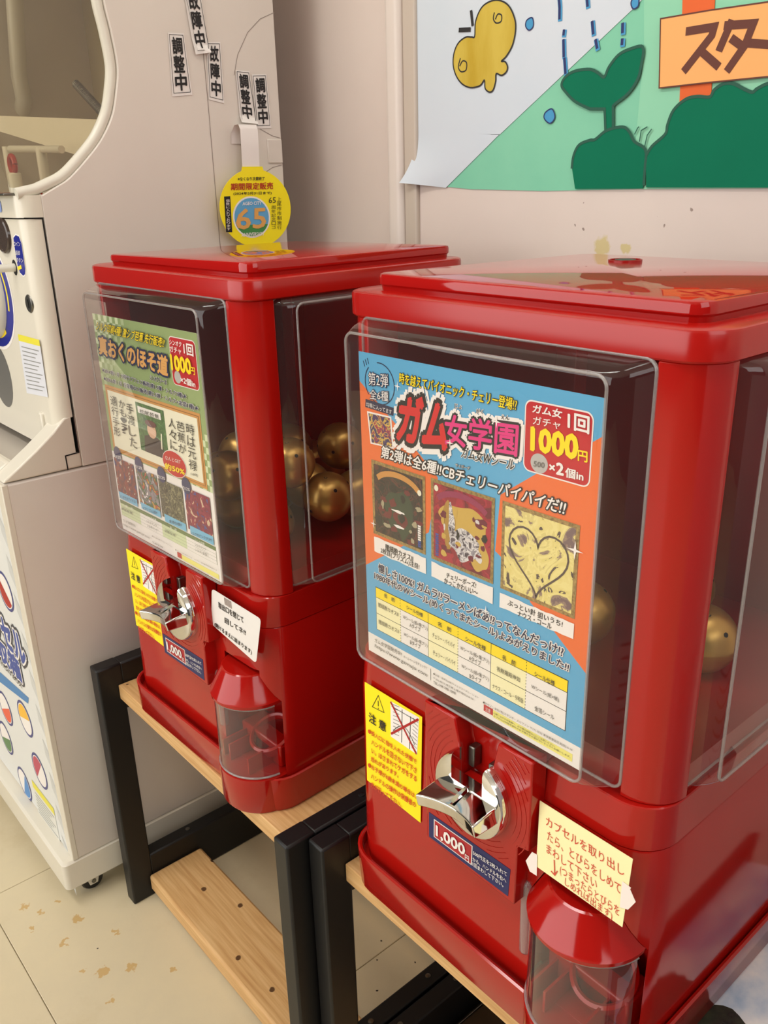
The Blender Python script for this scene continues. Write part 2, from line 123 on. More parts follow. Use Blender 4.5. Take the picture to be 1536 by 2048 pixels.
'm_grass0': [(-0.0506,0.6449),(-0.0478,0.6501),(-0.0466,0.6511)],
'm_grass1': [(-0.0446,0.6382),(-0.0436,0.6477),(-0.0373,0.6505)],
'm_grass2': [(-0.0383,0.6336),(-0.0365,0.6431),(-0.0323,0.6481)],
'trim_x': [(-0.4103,0.7033),(-0.3834,0.7012),(-0.3807,0.701),(-0.3601,0.6994)],
'peel': [(-0.0918,0.5422),(-0.0701,0.5438),(-0.0489,0.5416),(-0.0605,0.5373),(-0.0913,0.5362)],
'chips': [(-0.5454,0.5831),(-0.5115,0.5811),(0.017,0.5754),(-0.1188,0.5598),(-0.0108,0.5605),(-0.6244,0.6976),(-0.3024,0.5452)],
'lab0': [(0.1719,0.7771),(0.1928,0.7777),(0.1964,0.7121),(0.1693,0.7094)],
'lab1': [(0.1966,0.8259),(0.2192,0.8282),(0.2244,0.7592),(0.2042,0.7558)],
'lab2': [(0.2222,0.7709),(0.2418,0.7723),(0.2403,0.7043),(0.2187,0.708)],
'lab3': [(0.2601,0.7427),(0.2805,0.7421),(0.2846,0.6812),(0.2608,0.6831)],
'lab4': [(0.2839,0.7389),(0.3059,0.7406),(0.3082,0.6775),(0.2849,0.6765)],
'w_ringo': [(0.1004,0.8321),(0.0978,0.8032),(0.1018,0.7742),(0.1045,0.7393),(0.0996,0.7135),(0.091,0.6873),(0.0754,0.6633),(0.0577,0.6448),(0.0305,0.6212),(0.0116,0.6109),(-0.0037,0.6034)],
'w_ringi': [(0.0951,0.8315),(0.0931,0.8027),(0.0924,0.7661),(0.0898,0.7284),(0.0855,0.7078),(0.0781,0.6859),(0.0597,0.6579),(0.0388,0.6369),(0.0162,0.6214),(-0.0054,0.6103)],
'w_door': [(-0.0078,0.5787),(-0.01,0.3048),(-0.0258,0.3051),(-0.0247,0.2842)],
'w_vseam': [(0.2128,0.8296),(0.2185,0.7185),(0.2175,0.5918),(0.2156,0.5461)],
'w_arc0': [(0.3241,0.8111),(0.3024,0.8021),(0.2824,0.7856),(0.2654,0.7597),(0.2581,0.737)],
'w_arc1': [(0.291,0.676),(0.3097,0.668),(0.3214,0.6657)],
'w_arc2': [(0.3211,0.6326),(0.3065,0.6297),(0.2941,0.6236)],
'disc_c': [(0.2603,0.5856),(0.208,0.589),(0.3162,0.5857),(0.2635,0.6277)],
'strip': [(0.2509,0.6791),(0.2745,0.6784),(0.2774,0.6265),(0.2487,0.6267)],
'foot': [(0.2422,0.6769),(0.2608,0.679),(0.2607,0.6626),(0.2443,0.6613)],
'disc_text': [('※なくなり次第終了',(0.24,0.6183),(0.2803,0.6182),(0.2395,0.614),{'c': 'ink','bold': 0.02}),('期間限定販売',(0.229,0.6111),(0.2928,0.6113),(0.2282,0.6029),{'c': 'dred','bold': 0.02}),('(2024年3月31日まで)',(0.2317,0.6007),(0.2896,0.6002),(0.2313,0.5967),{'c': 'ink','bold': 0.02}),('AGEO CITY',(0.2441,0.5885),(0.2726,0.5885),(0.2437,0.5845),{'c': 'wht','bold': 0.02}),('65',(0.234,0.58),(0.2787,0.5802),(0.2316,0.5556),{'c': 'gold','bold': 0.02}),('ANNIVERSARY',(0.2388,0.5507),(0.2738,0.5507),(0.2384,0.5462),{'c': 'wht','bold': 0.02})],
'disc_vtext': [('上尾市市制施行',(0.3008,0.5931),(0.2981,0.5523),0.007,{'c': 'ink'}),('65',(0.2901,0.5934),(0.2894,0.5853),0.0109,{'c': 'ink'}),('周年記念ロゴ',(0.291,0.583),(0.2891,0.5532),0.0067,{'c': 'ink'}),('個数に入れております',(0.2223,0.5926),(0.22,0.5548),0.0053,{'c': 'wht'})],
'disc_blk': [(0.2178,0.5958),(0.2267,0.596),(0.2253,0.5527),(0.2163,0.5532)],
'disc_in': [(0.2281,0.5704),(0.2851,0.5681),(0.2586,0.5951),(0.2538,0.544)],
'c_oval': [(-0.5844,0.5597),(-0.5745,0.5631),(-0.5646,0.5615),(-0.5598,0.554),(-0.5612,0.524),(-0.5649,0.5173),(-0.5727,0.515),(-0.582,0.5182),(-0.5867,0.5255),(-0.5859,0.5541)],
'c_coin': [(-0.6202,0.5773),(-0.602,0.5794),(-0.5917,0.5722),(-0.5914,0.5595),(-0.602,0.5444),(-0.6137,0.5412),(-0.6239,0.5436),(-0.6325,0.5547)],
'c_hole': [(-0.6023,0.5303),(-0.594,0.5246),(-0.6003,0.5177)],
'c_key': [(-0.5682,0.4852),(-0.5752,0.4847),(-0.5599,0.4859),(-0.565,0.4921),(-0.5692,0.4775)],
'c_ring': [(-0.645,0.5318),(-0.6306,0.5146),(-0.6226,0.4907),(-0.6268,0.4626),(-0.6424,0.4408),(-0.6646,0.4269),(-0.6825,0.4222),(-0.7041,0.4234)],
'c_arrow': [(-0.6374,0.5044),(-0.6351,0.4947),(-0.6271,0.4736),(-0.636,0.4648)],
'c_stick': [(-0.6269,0.444),(-0.5551,0.4448),(-0.558,0.3757),(-0.6321,0.3691)],
'c_hole2': [(-0.7134,0.4063),(-0.6996,0.396),(-0.6884,0.3811),(-0.689,0.3556),(-0.7288,0.3411),(-0.7538,0.3323)],
'c_text': [('コイン',(-0.5839,0.5542),(-0.5623,0.5544),(-0.5853,0.5494),{'c': 'wht'}),('返却',(-0.5826,0.5444),(-0.5684,0.5447),(-0.5838,0.5393),{'c': 'wht'}),('ボタン',(-0.5844,0.5365),(-0.5622,0.5366),(-0.5856,0.5315),{'c': 'wht'})],
'f_text': [('カプセル',(-0.769,0.067),(-0.5874,0.067),(-0.769,0.0195),{'c': 'blu','bold': 0.05,'o': 'wht','ow': 0.06,'glow': 0.13,'gc': 'dk'}),('回収箱',(-0.766,0.0155),(-0.6253,0.0155),(-0.766,-0.0215),{'c': 'blu','bold': 0.05,'o': 'wht','ow': 0.06,'glow': 0.13,'gc': 'dk'}),('COLLECTION BOX',(-0.79,-0.0275),(-0.632,-0.0275),(-0.79,-0.0335),{'c': 'ink','bold': 0.01,'o': None,'ow': 0.06,'glow': 0,'gc': 'dk'})],
'f_capsules': [[(-0.6342,0.0925),(-0.6192,0.0959),(-0.6077,0.1059),(-0.6278,0.1468)],[(-0.7624,-0.1001),(-0.7397,-0.1185),(-0.7299,-0.1449),(-0.7675,-0.1094)],[(-0.6776,-0.0865),(-0.641,-0.0719),(-0.6263,-0.1131),(-0.6493,-0.0972)],[(-0.8033,-0.175),(-0.7859,-0.1935),(-0.7652,-0.2136),(-0.7859,-0.1935)],[(-0.6547,-0.1534),(-0.6245,-0.1587),(-0.6075,-0.1878),(-0.6296,-0.17)],[(-0.7529,-0.2325),(-0.7241,-0.2437),(-0.7065,-0.2683),(-0.7295,-0.2505)]],
'f_edge': [(-0.5654,0.2355),(-0.5656,0.0767),(-0.5648,-0.0497)],
'f_bluebar': [(-0.8089,-0.0624),(-0.6119,-0.0388),(-0.6201,-0.0521),(-0.8253,-0.0904)],
'f_note': [(-0.6804,-0.2254),(-0.5975,-0.216),(-0.6054,-0.2879),(-0.6902,-0.2953)],
'f_noteh': [(-0.6804,-0.2254),(-0.5975,-0.216),(-0.603,-0.2289),(-0.6801,-0.2378)],
'i_plate': [(-0.9416,0.1,0.7144),(-0.6003,0.1,0.6858),(-0.6688,0.1,0.6407),(-0.953,0.1,0.6935)],
'i_spring': [(-0.7258,0.13,0.7374),(-0.6543,0.13,0.6968)],
'i_post0': [(-0.6185,0.03,0.6519),(-0.634,0.03,0.6174)],
'i_post1': [(-0.7308,0.03,0.6577),(-0.7416,0.03,0.6193)],
'i_bar': [(-0.7782,0.03,0.6585),(-0.5949,0.03,0.652)],
'i_farpost': [(-0.997,0.17,0.8901),(-1.031,0.17,0.7794),(-1.0264,0.17,0.7436),(-1.0504,0.17,0.7221)],
'i_red': [(-0.7105,-0.0,0.6134),(-0.6294,-0.0,0.6151)],
'fl': [(-0.6491,-0.1878,-0.358),(-0.6582,-0.1216,-0.358),(-0.5848,-0.2089,-0.358),(-0.3852,-0.2036,-0.358)],
'balls1': [(0.222,0.1204,0.3104),(0.17,0.1361,0.3516),(0.17,0.1928,0.3278),(0.2,0.0379,0.3369),(0.15,0.0584,0.3827)],
'balls2': [(0.22,0.1193,0.3006),(0.22,0.0988,0.2732)],
'button': (0.0589,0.2343,0.546),
'sheet': [(0.2638,0.0894,0.002),(0.2674,0.1048,0.002),(0.2672,0.1273,0.002),(0.277,0.1284,0.002),(0.289,0.1174,0.002),(0.2654,0.2087,0.002),(0.268,0.1731,0.002)],
'knots': [(-0.4179,0.0243,-0.319),(-0.3578,0.0462,-0.319),(-0.2856,-0.0012,-0.319),(-0.2172,0.0044,-0.319),(-0.4584,0.0626,-0.319)],
'cam': [1719.1852609335492,0.8661411567285618,-0.3641316495576419,-0.026148331112301925,0.4781669836361441,-0.3853730615744964,0.605292977189878],
'off': [-0.40887783587763143,-0.01939682927117226,0.03353939214373828],
'M1tip': 0,
}
OFF = D['off']
M_LEFT = Matrix.Translation((OFF[0], OFF[1], 0)) @ Matrix.Rotation(OFF[2], 4, 'Z')
M_ID = Matrix.Identity(4)
WALL_Y = .40; SIDE_X = -.545; FLOOR_Z = -.358
# ------------------------------------------------------------------ materials
def lin(c):
    return tuple((v/255/12.92 if v/255 <= .04045 else ((v/255+.055)/1.055)**2.4) for v in c)
MATS = {}
def mat(name, c, rough=.5, metal=0., spec=.5, coat=0., **k):
    if name in MATS: return MATS[name]
    m = bpy.data.materials.new(name); m.use_nodes = True; b = m.node_tree.nodes['Principled BSDF']
    b.inputs['Base Color'].default_value = (*lin(c), 1); b.inputs['Roughness'].default_value = rough
    b.inputs['Metallic'].default_value = metal; b.inputs['Specular IOR Level'].default_value = spec
    b.inputs['Coat Weight'].default_value = coat; b.inputs['Coat Roughness'].default_value = .05
    m.diffuse_color = (*lin(c), 1); MATS[name] = m; return m
def nodes(m): return m.node_tree.nodes, m.node_tree.links, m.node_tree.nodes['Principled BSDF']
def noise_color(name, c1, c2, scale, rough=.6, stretch=(1,1,1), detail=5, lo=.35, hi=.65, bump=0., spec=.5, c3=None, nrough=.55):
    m = mat(name, c1, rough, spec=spec); n, l, b = nodes(m)
    tc = n.new('ShaderNodeTexCoord'); mp = n.new('ShaderNodeMapping'); mp.inputs['Scale'].default_value = stretch
    nz = n.new('ShaderNodeTexNoise'); nz.inputs['Scale'].default_value = scale; nz.inputs['Detail'].default_value = detail; nz.inputs['Roughness'].default_value = nrough
    rp = n.new('ShaderNodeValToRGB'); e = rp.color_ramp.elements
    e[0].position = lo; e[0].color = (*lin(c1), 1); e[1].position = hi; e[1].color = (*lin(c2), 1)
    if c3: x = e.new((lo+hi)/2); x.color = (*lin(c3), 1)
    l.new(tc.outputs['Object'], mp.inputs[0]); l.new(mp.outputs[0], nz.inputs['Vector']); l.new(nz.outputs['Fac'], rp.inputs[0]); l.new(rp.outputs[0], b.inputs['Base Color'])
    if bump:
        bp_ = n.new('ShaderNodeBump'); bp_.inputs['Strength'].default_value = bump; bp_.inputs['Distance'].default_value = .001
        l.new(nz.outputs['Fac'], bp_.inputs['Height']); l.new(bp_.outputs[0], b.inputs['Normal'])
    return m
def add_spots(m, spots, col, irregular=0., scale=60.):
    """stains and chips with a place of their own: (x, y, z, radius)"""
    n, l, b = nodes(m); src = b.inputs['Base Color'].links[0].from_socket
    geo = n.new('ShaderNodeNewGeometry'); pos = geo.outputs['Position']
    if irregular:
        nz = n.new('ShaderNodeTexNoise'); nz.inputs['Scale'].default_value = scale; l.new(pos, nz.inputs['Vector'])
        s = n.new('ShaderNodeVectorMath'); s.operation = 'SCALE'; s.inputs[3].default_value = irregular; l.new(nz.outputs['Color'], s.inputs[0])
        a = n.new('ShaderNodeVectorMath'); a.operation = 'ADD'; l.new(pos, a.inputs[0]); l.new(s.outputs[0], a.inputs[1])
        a2 = n.new('ShaderNodeVectorMath'); a2.operation = 'SUBTRACT'; l.new(a.outputs[0], a2.inputs[0]); a2.inputs[1].default_value = (irregular*.5,)*3; pos = a2.outputs[0]
    for x, y, z, r in spots:
        d = n.new('ShaderNodeVectorMath'); d.operation = 'DISTANCE'; d.inputs[1].default_value = (x, y, z); l.new(pos, d.inputs[0])
        mr = n.new('ShaderNodeMapRange'); mr.inputs['From Min'].default_value = r*.75; mr.inputs['From Max'].default_value = r
        mr.inputs['To Min'].default_value = 1; mr.inputs['To Max'].default_value = 0; l.new(d.outputs['Value'], mr.inputs['Value'])
        mx = n.new('ShaderNodeMixRGB'); mx.inputs[2].default_value = (*lin(col), 1); l.new(mr.outputs[0], mx.inputs[0]); l.new(src, mx.inputs[1]); src = mx.outputs[0]
    l.new(src, b.inputs['Base Color'])
def clear(name, tint=(255,255,255), edge=.06, gain=1.0, rough=.03):
    """thin clear plastic: transparent sheet with Fresnel gloss"""
    m = bpy.data.materials.new(name); m.use_nodes = True; n = m.node_tree.nodes; l = m.node_tree.links; n.clear()
    o = n.new('ShaderNodeOutputMaterial'); t = n.new('ShaderNodeBsdfTransparent'); t.inputs[0].default_value = (*lin(tint), 1)
    g = n.new('ShaderNodeBsdfGlossy'); g.inputs['Roughness'].default_value = rough; g.inputs[0].default_value = (1,1,1,1)
    d = n.new('ShaderNodeBsdfDiffuse'); d.inputs[0].default_value = (.8,.8,.8,1)
    lw = n.new('ShaderNodeLayerWeight'); lw.inputs[0].default_value = .5
    pw = n.new('ShaderNodeMath'); pw.operation = 'POWER'; pw.inputs[1].default_value = 4.5; l.new(lw.outputs['Facing'], pw.inputs[0])
    mu = n.new('ShaderNodeMath'); mu.operation = 'MULTIPLY_ADD'; mu.inputs[1].default_value = .9*gain; mu.inputs[2].default_value = .04*gain; mu.use_clamp = True; l.new(pw.outputs[0], mu.inputs[0])
    m1 = n.new('ShaderNodeMixShader'); m1.inputs[0].default_value = edge; l.new(t.outputs[0], m1.inputs[1]); l.new(d.outputs[0], m1.inputs[2])
    m2 = n.new('ShaderNodeMixShader'); l.new(mu.outputs[0], m2.inputs[0]); l.new(m1.outputs[0], m2.inputs[1]); l.new(g.outputs[0], m2.inputs[2])
    l.new(m2.outputs[0], o.inputs[0]); MATS[name] = m; return m
RED = mat('red_plastic', (170, 20, 14), .11, spec=.5)
RED_LID = mat('red_lid_plastic', (170, 18, 14), .04, spec=.5)
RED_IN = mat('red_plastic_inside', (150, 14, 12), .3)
CHROME = mat('chrome', (225, 225, 222), .06, metal=1)
STEEL = mat('dull_steel', (120, 118, 112), .35, metal=1)
BLACK = mat('black_painted_steel', (20, 20, 21), .42, spec=.4)
DARK = mat('dark_gap', (8, 7, 7), .7)
CLEAR = clear('clear_case', (252,251,250), .015)
CLEAR_D = clear('clear_chute', (246,240,240), .05, 1.25)
CLEAR_E = clear('clear_edge', (225,215,212), .22, 1.3, .08)
GLOBE = clear('clear_globe', (240, 236, 226), .03)
CREAM = mat('cream_plastic', (226, 220, 205), .22)
WHITE_PANEL = noise_color('white_cabinet', (228, 221, 212), (219, 211, 202), 3, .5, bump=0)
CREAM_R = mat('cream_ring', (228, 225, 212), .3)
OLIVE = noise_color('globe_inside', (192, 178, 138), (180, 166, 126), 4, .6)
GOLD = mat('gold_shell', (186, 150, 84), .32, metal=.75)
WOOD = noise_color('pine', (226, 186, 132), (198, 150, 96), 9, .5, (1.2, 26, 26), 4, .3, .72, c3=(214, 170, 114), spec=.35)

WALLM = noise_color('painted_wall', (224, 211, 202), (214, 200, 191), 2.2, .55, bump=.05)
FLOORM = noise_color('vinyl_tile', (222, 208, 174), (204, 188, 152), 5, .3, (1,1,1), 8, .3, .75, c3=(216, 203, 172), spec=.4, nrough=.7)
TRIMM = mat('trim_white', (224, 214, 205), .4); TRIMB = mat('trim_beige', (196, 184, 170), .4)
PAPER = mat('white_paper', (236, 232, 228), .6); PAPER_Y = mat('yellow_note', (245, 236, 178), .6); TAPE = mat('white_tape', (238, 226, 218), .4)
C = dict(yel=(255, 226, 0), ink=(28, 24, 26), wht=(245, 240, 236), navy=(32, 32, 70), navy2=(30, 34, 78), red=(214, 30, 34), pink=(226, 44, 130), gold=(226, 168, 92), gry=(78, 76, 76), coin2=(120, 118, 112), cred=(214, 66, 16), pen=(206, 70, 52), dred=(176, 16, 24), blu=(52, 78, 158), dk=(54, 56, 72), stickyel=(255, 236, 20), sky=(92, 172, 216), orange=(236, 112, 50), badge=(196, 26, 36), paleyel=(250, 244, 196), bluebar=(60,130,190), green=(150, 170, 112), tgreen=(112, 132, 84), pgreen=(214, 226, 184), silver=(188, 186, 182), bluest=(30, 36, 92), frame=(206, 146, 74), cream=(240, 236, 212), blulab=(24, 34, 140), org2=(236, 90, 60), dgrn=(40, 110, 70), grn2=(80, 130, 80), cyan=(120, 190, 225))
def pm(k): return mat('print_'+k, C[k], .38, spec=.4)
def art(name, cols, scale, kind='noise', dist=3.0):
    m = mat(name, cols[0], .35); n, l, b = nodes(m); tc = n.new('ShaderNodeTexCoord')
    if kind == 'wave':
        t = n.new('ShaderNodeTexWave'); t.wave_type = 'RINGS'; t.inputs['Scale'].default_value = scale; t.inputs['Distortion'].default_value = dist; t.inputs['Detail'].default_value = 4; t.inputs['Detail Scale'].default_value = 2; out = t.outputs['Fac']
    else:
        t = n.new('ShaderNodeTexNoise'); t.inputs['Scale'].default_value = scale; t.inputs['Detail'].default_value = 4; t.inputs['Distortion'].default_value = dist; out = t.outputs['Fac']
    r = n.new('ShaderNodeValToRGB'); r.color_ramp.interpolation = 'CONSTANT'; e = r.color_ramp.elements
    k = len(cols); lo, hi = (.32, .68) if kind == 'noise' else (0, 1)
    e[0].position = 0; e[0].color = (*lin(cols[0]), 1); e[1].position = lo+(hi-lo)/k; e[1].color = (*lin(cols[1]), 1)
    for i in range(2, k): x = e.new(lo+(hi-lo)*i/k); x.color = (*lin(cols[i]), 1)
    l.new(tc.outputs['Object'], t.inputs['Vector']); l.new(out, r.inputs[0]); l.new(r.outputs[0], b.inputs['Base Color']); return m
# ------------------------------------------------------------------ mesh helpers
class MB:
    def __init__(s): s.v = []; s.f = []; s.m = []; s.mats = []
    def mi(s, m):
        if m not in s.mats: s.mats.append(m)
        return s.mats.index(m)
    def add(s, v, f, m):
        o = len(s.v); i = s.mi(m); s.v += [tuple(p) for p in v]; s.f += [tuple(o+k for k in q) for q in f]; s.m += [i]*len(f); return s
    def box(s, x0, x1, y0, y1, z0, z1, m):
        v = [(x,y,z) for z in (z0,z1) for x,y in ((x0,y0),(x1,y0),(x1,y1),(x0,y1))]
        return s.add(v, [(3,2,1,0),(4,5,6,7),(0,1,5,4),(1,2,6,5),(2,3,7,6),(3,0,4,7)], m)
    def loft(s, rings, m, cap0=True, cap1=True, closed=True):
        n = len(rings[0]); v = [p for r in rings for p in r]; f = []
        for i in range(len(rings)-1):
            for j in range(n if closed else n-1):
                k = (j+1) % n; f.append((i*n+j, i*n+k, (i+1)*n+k, (i+1)*n+j))
        if cap0: f.append(tuple(range(n))[::-1])
        if cap1: f.append(tuple((len(rings)-1)*n+j for j in range(n)))
        return s.add(v, f, m)
    def tube(s, path, r, m, n=10, caps=True):
        path = [Vector(p) for p in path]; rings = []; up = None
        for i, p in enumerate(path):
            t = (path[min(i+1, len(path)-1)]-path[max(i-1, 0)]).normalized()
            if up is None: up = t.orthogonal().normalized()
            up = (up - t*up.dot(t)).normalized(); sd = t.cross(up)
            rr = r[i] if isinstance(r, (list, tuple)) else r
            rings.append([p+rr*(math.cos(a)*up+math.sin(a)*sd) for a in (2*math.pi*k/n for k in range(n))])
        return s.loft(rings, m, caps, caps)
    def lathe(s, prof, m, origin=(0,0,0), axis='Z', n=32, a0=0, a1=2*math.pi, caps=True):
        O = Vector(origin); full = abs(a1-a0-2*math.pi) < 1e-6; k = n if full else n+1; rings = []
        for r, h in prof:
            ring = []
            for i in range(k):
                a = a0+(a1-a0)*i/n; c, d = r*math.cos(a), r*math.sin(a)
                ring.append(O+Vector({'Z': (c,d,h), 'Y': (c,h,d), 'X': (h,c,d)}[axis]))
            rings.append(ring)
        return s.loft(rings, m, caps and full and prof[0][0] > 1e-6, caps and full and prof[-1][0] > 1e-6, full)
    def poly(s, pts, to3, m, th=0):
        n = len(pts); a = [to3(u, v, 0) for u, v in pts]
        if not th: return s.add(a, [tuple(range(n))], m)
        b = [to3(u, v, th) for u, v in pts]
        return s.add(a+b, [tuple(range(n))[::-1], tuple(range(n, 2*n))]+[(i, (i+1) % n, n+(i+1) % n, n+i) for i in range(n)], m)
def rrect(u0, u1, v0, v1, r, n=6):
    r = r if isinstance(r, (list, tuple)) else (r,)*4; out = []
    for (cu, cv, sa, rr) in ((u0, v0, math.pi, r[0]), (u1, v0, 1.5*math.pi, r[1]), (u1, v1, 0, r[2]), (u0, v1, .5*math.pi, r[3])):
        ou = cu+(rr if cu == u0 else -rr); ov = cv+(rr if cv == v0 else -rr)
        for i in range(n+1):
            a = sa+.5*math.pi*i/n; out.append((ou+rr*math.cos(a), ov+rr*math.sin(a)))
    return out
def ell(cu, cv, ru, rv, n=24, a0=0, a1=2*math.pi): return [(cu+ru*math.cos(a0+(a1-a0)*i/n), cv+rv*math.sin(a0+(a1-a0)*i/n)) for i in range(n)]
def front(y): return lambda u, v, t: (u, y-t, v)        # a print or sheet facing the front of the machines
def right(x): return lambda u, v, t: (x+t, u, v)        # facing the right
def up(z): return lambda u, v, t: (u, v, z+t)
def setp(o, label=None, cat=None, group=None, kind=None):
    for k, v in (('label', label), ('category', cat), ('group', group), ('kind', kind)):
        if v: o[k] = v
    return o
def obj(name, mb, parent=None, loc=None, M=M_ID, smooth=.6, bevel=0, seg=2):
    me = bpy.data.meshes.new(name); me.from_pydata(mb.v, [], mb.f)
    for m in mb.mats: me.materials.append(m)
    me.polygons.foreach_set('material_index', mb.m); me.update()
    b = bmesh.new(); b.from_mesh(me); bmesh.ops.recalc_face_normals(b, faces=b.faces) if smooth is not None else None; b.to_mesh(me); b.free()
    if smooth: me.shade_smooth(); me.set_sharp_from_angle(angle=smooth)
    o = bpy.data.objects.new(name, me); COL.objects.link(o)
    if bevel:
        md = o.modifiers.new('bevel', 'BEVEL'); md.width = bevel; md.segments = seg; md.limit_method = 'ANGLE'; md.angle_limit = .7; md.harden_normals = False
    if parent is not None:
        o.parent = parent; base = parent
        off = Vector((0,0,0)); q = parent
        while q is not None: off += Vector(q['_at']) if '_at' in q else Vector((0,0,0)); q = q.parent
        me.transform(Matrix.Translation(-off)); o['_at'] = (0.,0.,0.)
    else:
        if loc is None:
            xs = [v[0] for v in mb.v]; ys = [v[1] for v in mb.v]; zs = [v[2] for v in mb.v]
            loc = ((min(xs)+max(xs))/2, (min(ys)+max(ys))/2, min(zs))
        me.transform(Matrix.Translation(-Vector(loc))); o['_at'] = tuple(float(x) for x in loc)
        o.matrix_world = M @ Matrix.Translation(loc)
    return o
def empty(name, loc, M=M_ID, label=None, cat=None, group=None):
    o = bpy.data.objects.new(name, None); COL.objects.link(o); o.empty_display_size = .05
    o.matrix_world = M @ Matrix.Translation(loc); o['_at'] = tuple(float(x) for x in loc); return setp(o, label, cat, group)
def boolean(o, cutters):
    for mb in cutters:
        me = bpy.data.meshes.new('cut'); me.from_pydata(mb.v, [], mb.f); me.update()
        b = bmesh.new(); b.from_mesh(me); bmesh.ops.recalc_face_normals(b, faces=b.faces); b.to_mesh(me); b.free()
        for m in o.data.materials: me.materials.append(m)
        c = bpy.data.objects.new('cut', me); COL.objects.link(c)
        root = o
        while root.parent: root = root.parent
        c.matrix_world = root.matrix_world @ Matrix.Translation(-Vector(root['_at']))
        md = o.modifiers.new('cut', 'BOOLEAN'); md.operation = 'DIFFERENCE'; md.object = c; md.solver = 'EXACT'
    bpy.context.view_layer.update(); dg = bpy.context.evaluated_depsgraph_get()
    me = bpy.data.meshes.new_from_object(o.evaluated_get(dg))
    for md in list(o.modifiers):
        c = md.object if md.type == 'BOOLEAN' else None
        o.modifiers.remove(md)
        if c: bpy.data.objects.remove(c)
    o.data = me; me.shade_smooth(); me.set_sharp_from_angle(angle=.6)
# ------------------------------------------------------------------ lettering
_G = {}
def glyph(s, off=0., res=2):
    k = (s, off)
    if k not in _G:
        c = bpy.data.curves.new('t', 'FONT'); c.body = s; c.resolution_u = res; c.offset = off
        o = bpy.data.objects.new('t', c); COL.objects.link(o); bpy.context.view_layer.update()
        m = bpy.data.meshes.new_from_object(o.evaluated_get(bpy.context.evaluated_depsgraph_get()))
        _G[k] = ([(v.co.x, v.co.y) for v in m.vertices], [tuple(p.vertices) for p in m.polygons])
        bpy.data.objects.remove(o); bpy.data.curves.remove(c); bpy.data.meshes.remove(m)
    return _G[k]
L0 = .00022; LS = .00014
def text(mb, s, A, B, E, to3, kw, lay=2, flip=False):
    """fit the string to the parallelogram top-left A, top-right B, bottom-left E of the print plane"""
    base, fc = glyph(s)
    x0 = min(p[0] for p in base); x1 = max(p[0] for p in base); y0 = min(p[1] for p in base); y1 = max(p[1] for p in base)
    v, f = base, fc
    sx, sy = (x1-x0), (y1-y0)
    def put(rad, m, k, nd):
        if rad > .12: nd *= 3
        for q in range(nd if rad else 1):
            a = 2*math.pi*q/nd; rr = rad*(.62 if (rad > .12 and q % 3 == 2) else 1); ox, oy = (rr*math.cos(a), rr*math.sin(a)) if rad else (0, 0); out = []
            for x, y in v:
                u = (x+ox-x0)/sx; w = (y1-y-oy)/sy
                out.append(to3(A[0]+(B[0]-A[0])*u+(E[0]-A[0])*w, A[1]+(B[1]-A[1])*u+(E[1]-A[1])*w, L0+LS*k+q*4e-6))
            mb.add(out, f, m)
    b = kw.get('bold', 0)
    if kw.get('glow'): put(b+kw['glow'], pm(kw.get('gc', 'wht')), lay, 8)
    if kw.get('o'): put(b+kw['ow'], pm(kw['o']), lay+1, 8)
    put(b, pm(kw['c']), lay+2, 5)
def vtext(mb, s, top, bot, w, to3, kw, lay=2):
    n = len(s) if not s.isdigit() else 1; L = math.hypot(bot[0]-top[0], bot[1]-top[1])
    for i in range(n):
        ch = s if n == 1 else s[i]; t0, t1 = (i+.06)/n, (i+.94)/n
        a = (top[0]+(bot[0]-top[0])*t0, top[1]+(bot[1]-top[1])*t0); e = (top[0]+(bot[0]-top[0])*t1, top[1]+(bot[1]-top[1])*t1)
        text(mb, ch, (a[0]-w/2, a[1]), (a[0]+w/2, a[1]), (e[0]-w/2, e[1]), to3, kw, lay)
def lettering(parent, items, to3, vit=(), lay=2, M=None):
    mb = MB()
    for s, A, B, E, kw in items: text(mb, s, A, B, E, to3, kw, lay)
    for s, A, B, w, kw in vit: vtext(mb, s, A, B, w, to3, kw, lay)
    return obj('lettering', mb, parent, smooth=None)
def lay(to3, k): return lambda u, v, t: to3(u, v, t+L0+LS*k)
def cr(pts, closed=False, n=5):
    """smooth curve through the points"""
    P = [Vector(p) for p in pts]; N = len(P); out = []
    for i in range(N if closed else N-1):
        p1, p2 = P[i], P[(i+1) % N]; p0 = P[i-1] if (closed or i) else p1; p3 = P[(i+2) % N] if (closed or i+2 < N) else p2
        for k in range(n):
            t = k/n; out.append(tuple(.5*((2*p1)+(p2-p0)*t+(2*p0-5*p1+4*p2-p3)*t*t+(3*p1-p0-3*p2+p3)*t**3)))
    if not closed: out.append(tuple(P[-1]))
    return out
_K = [0]
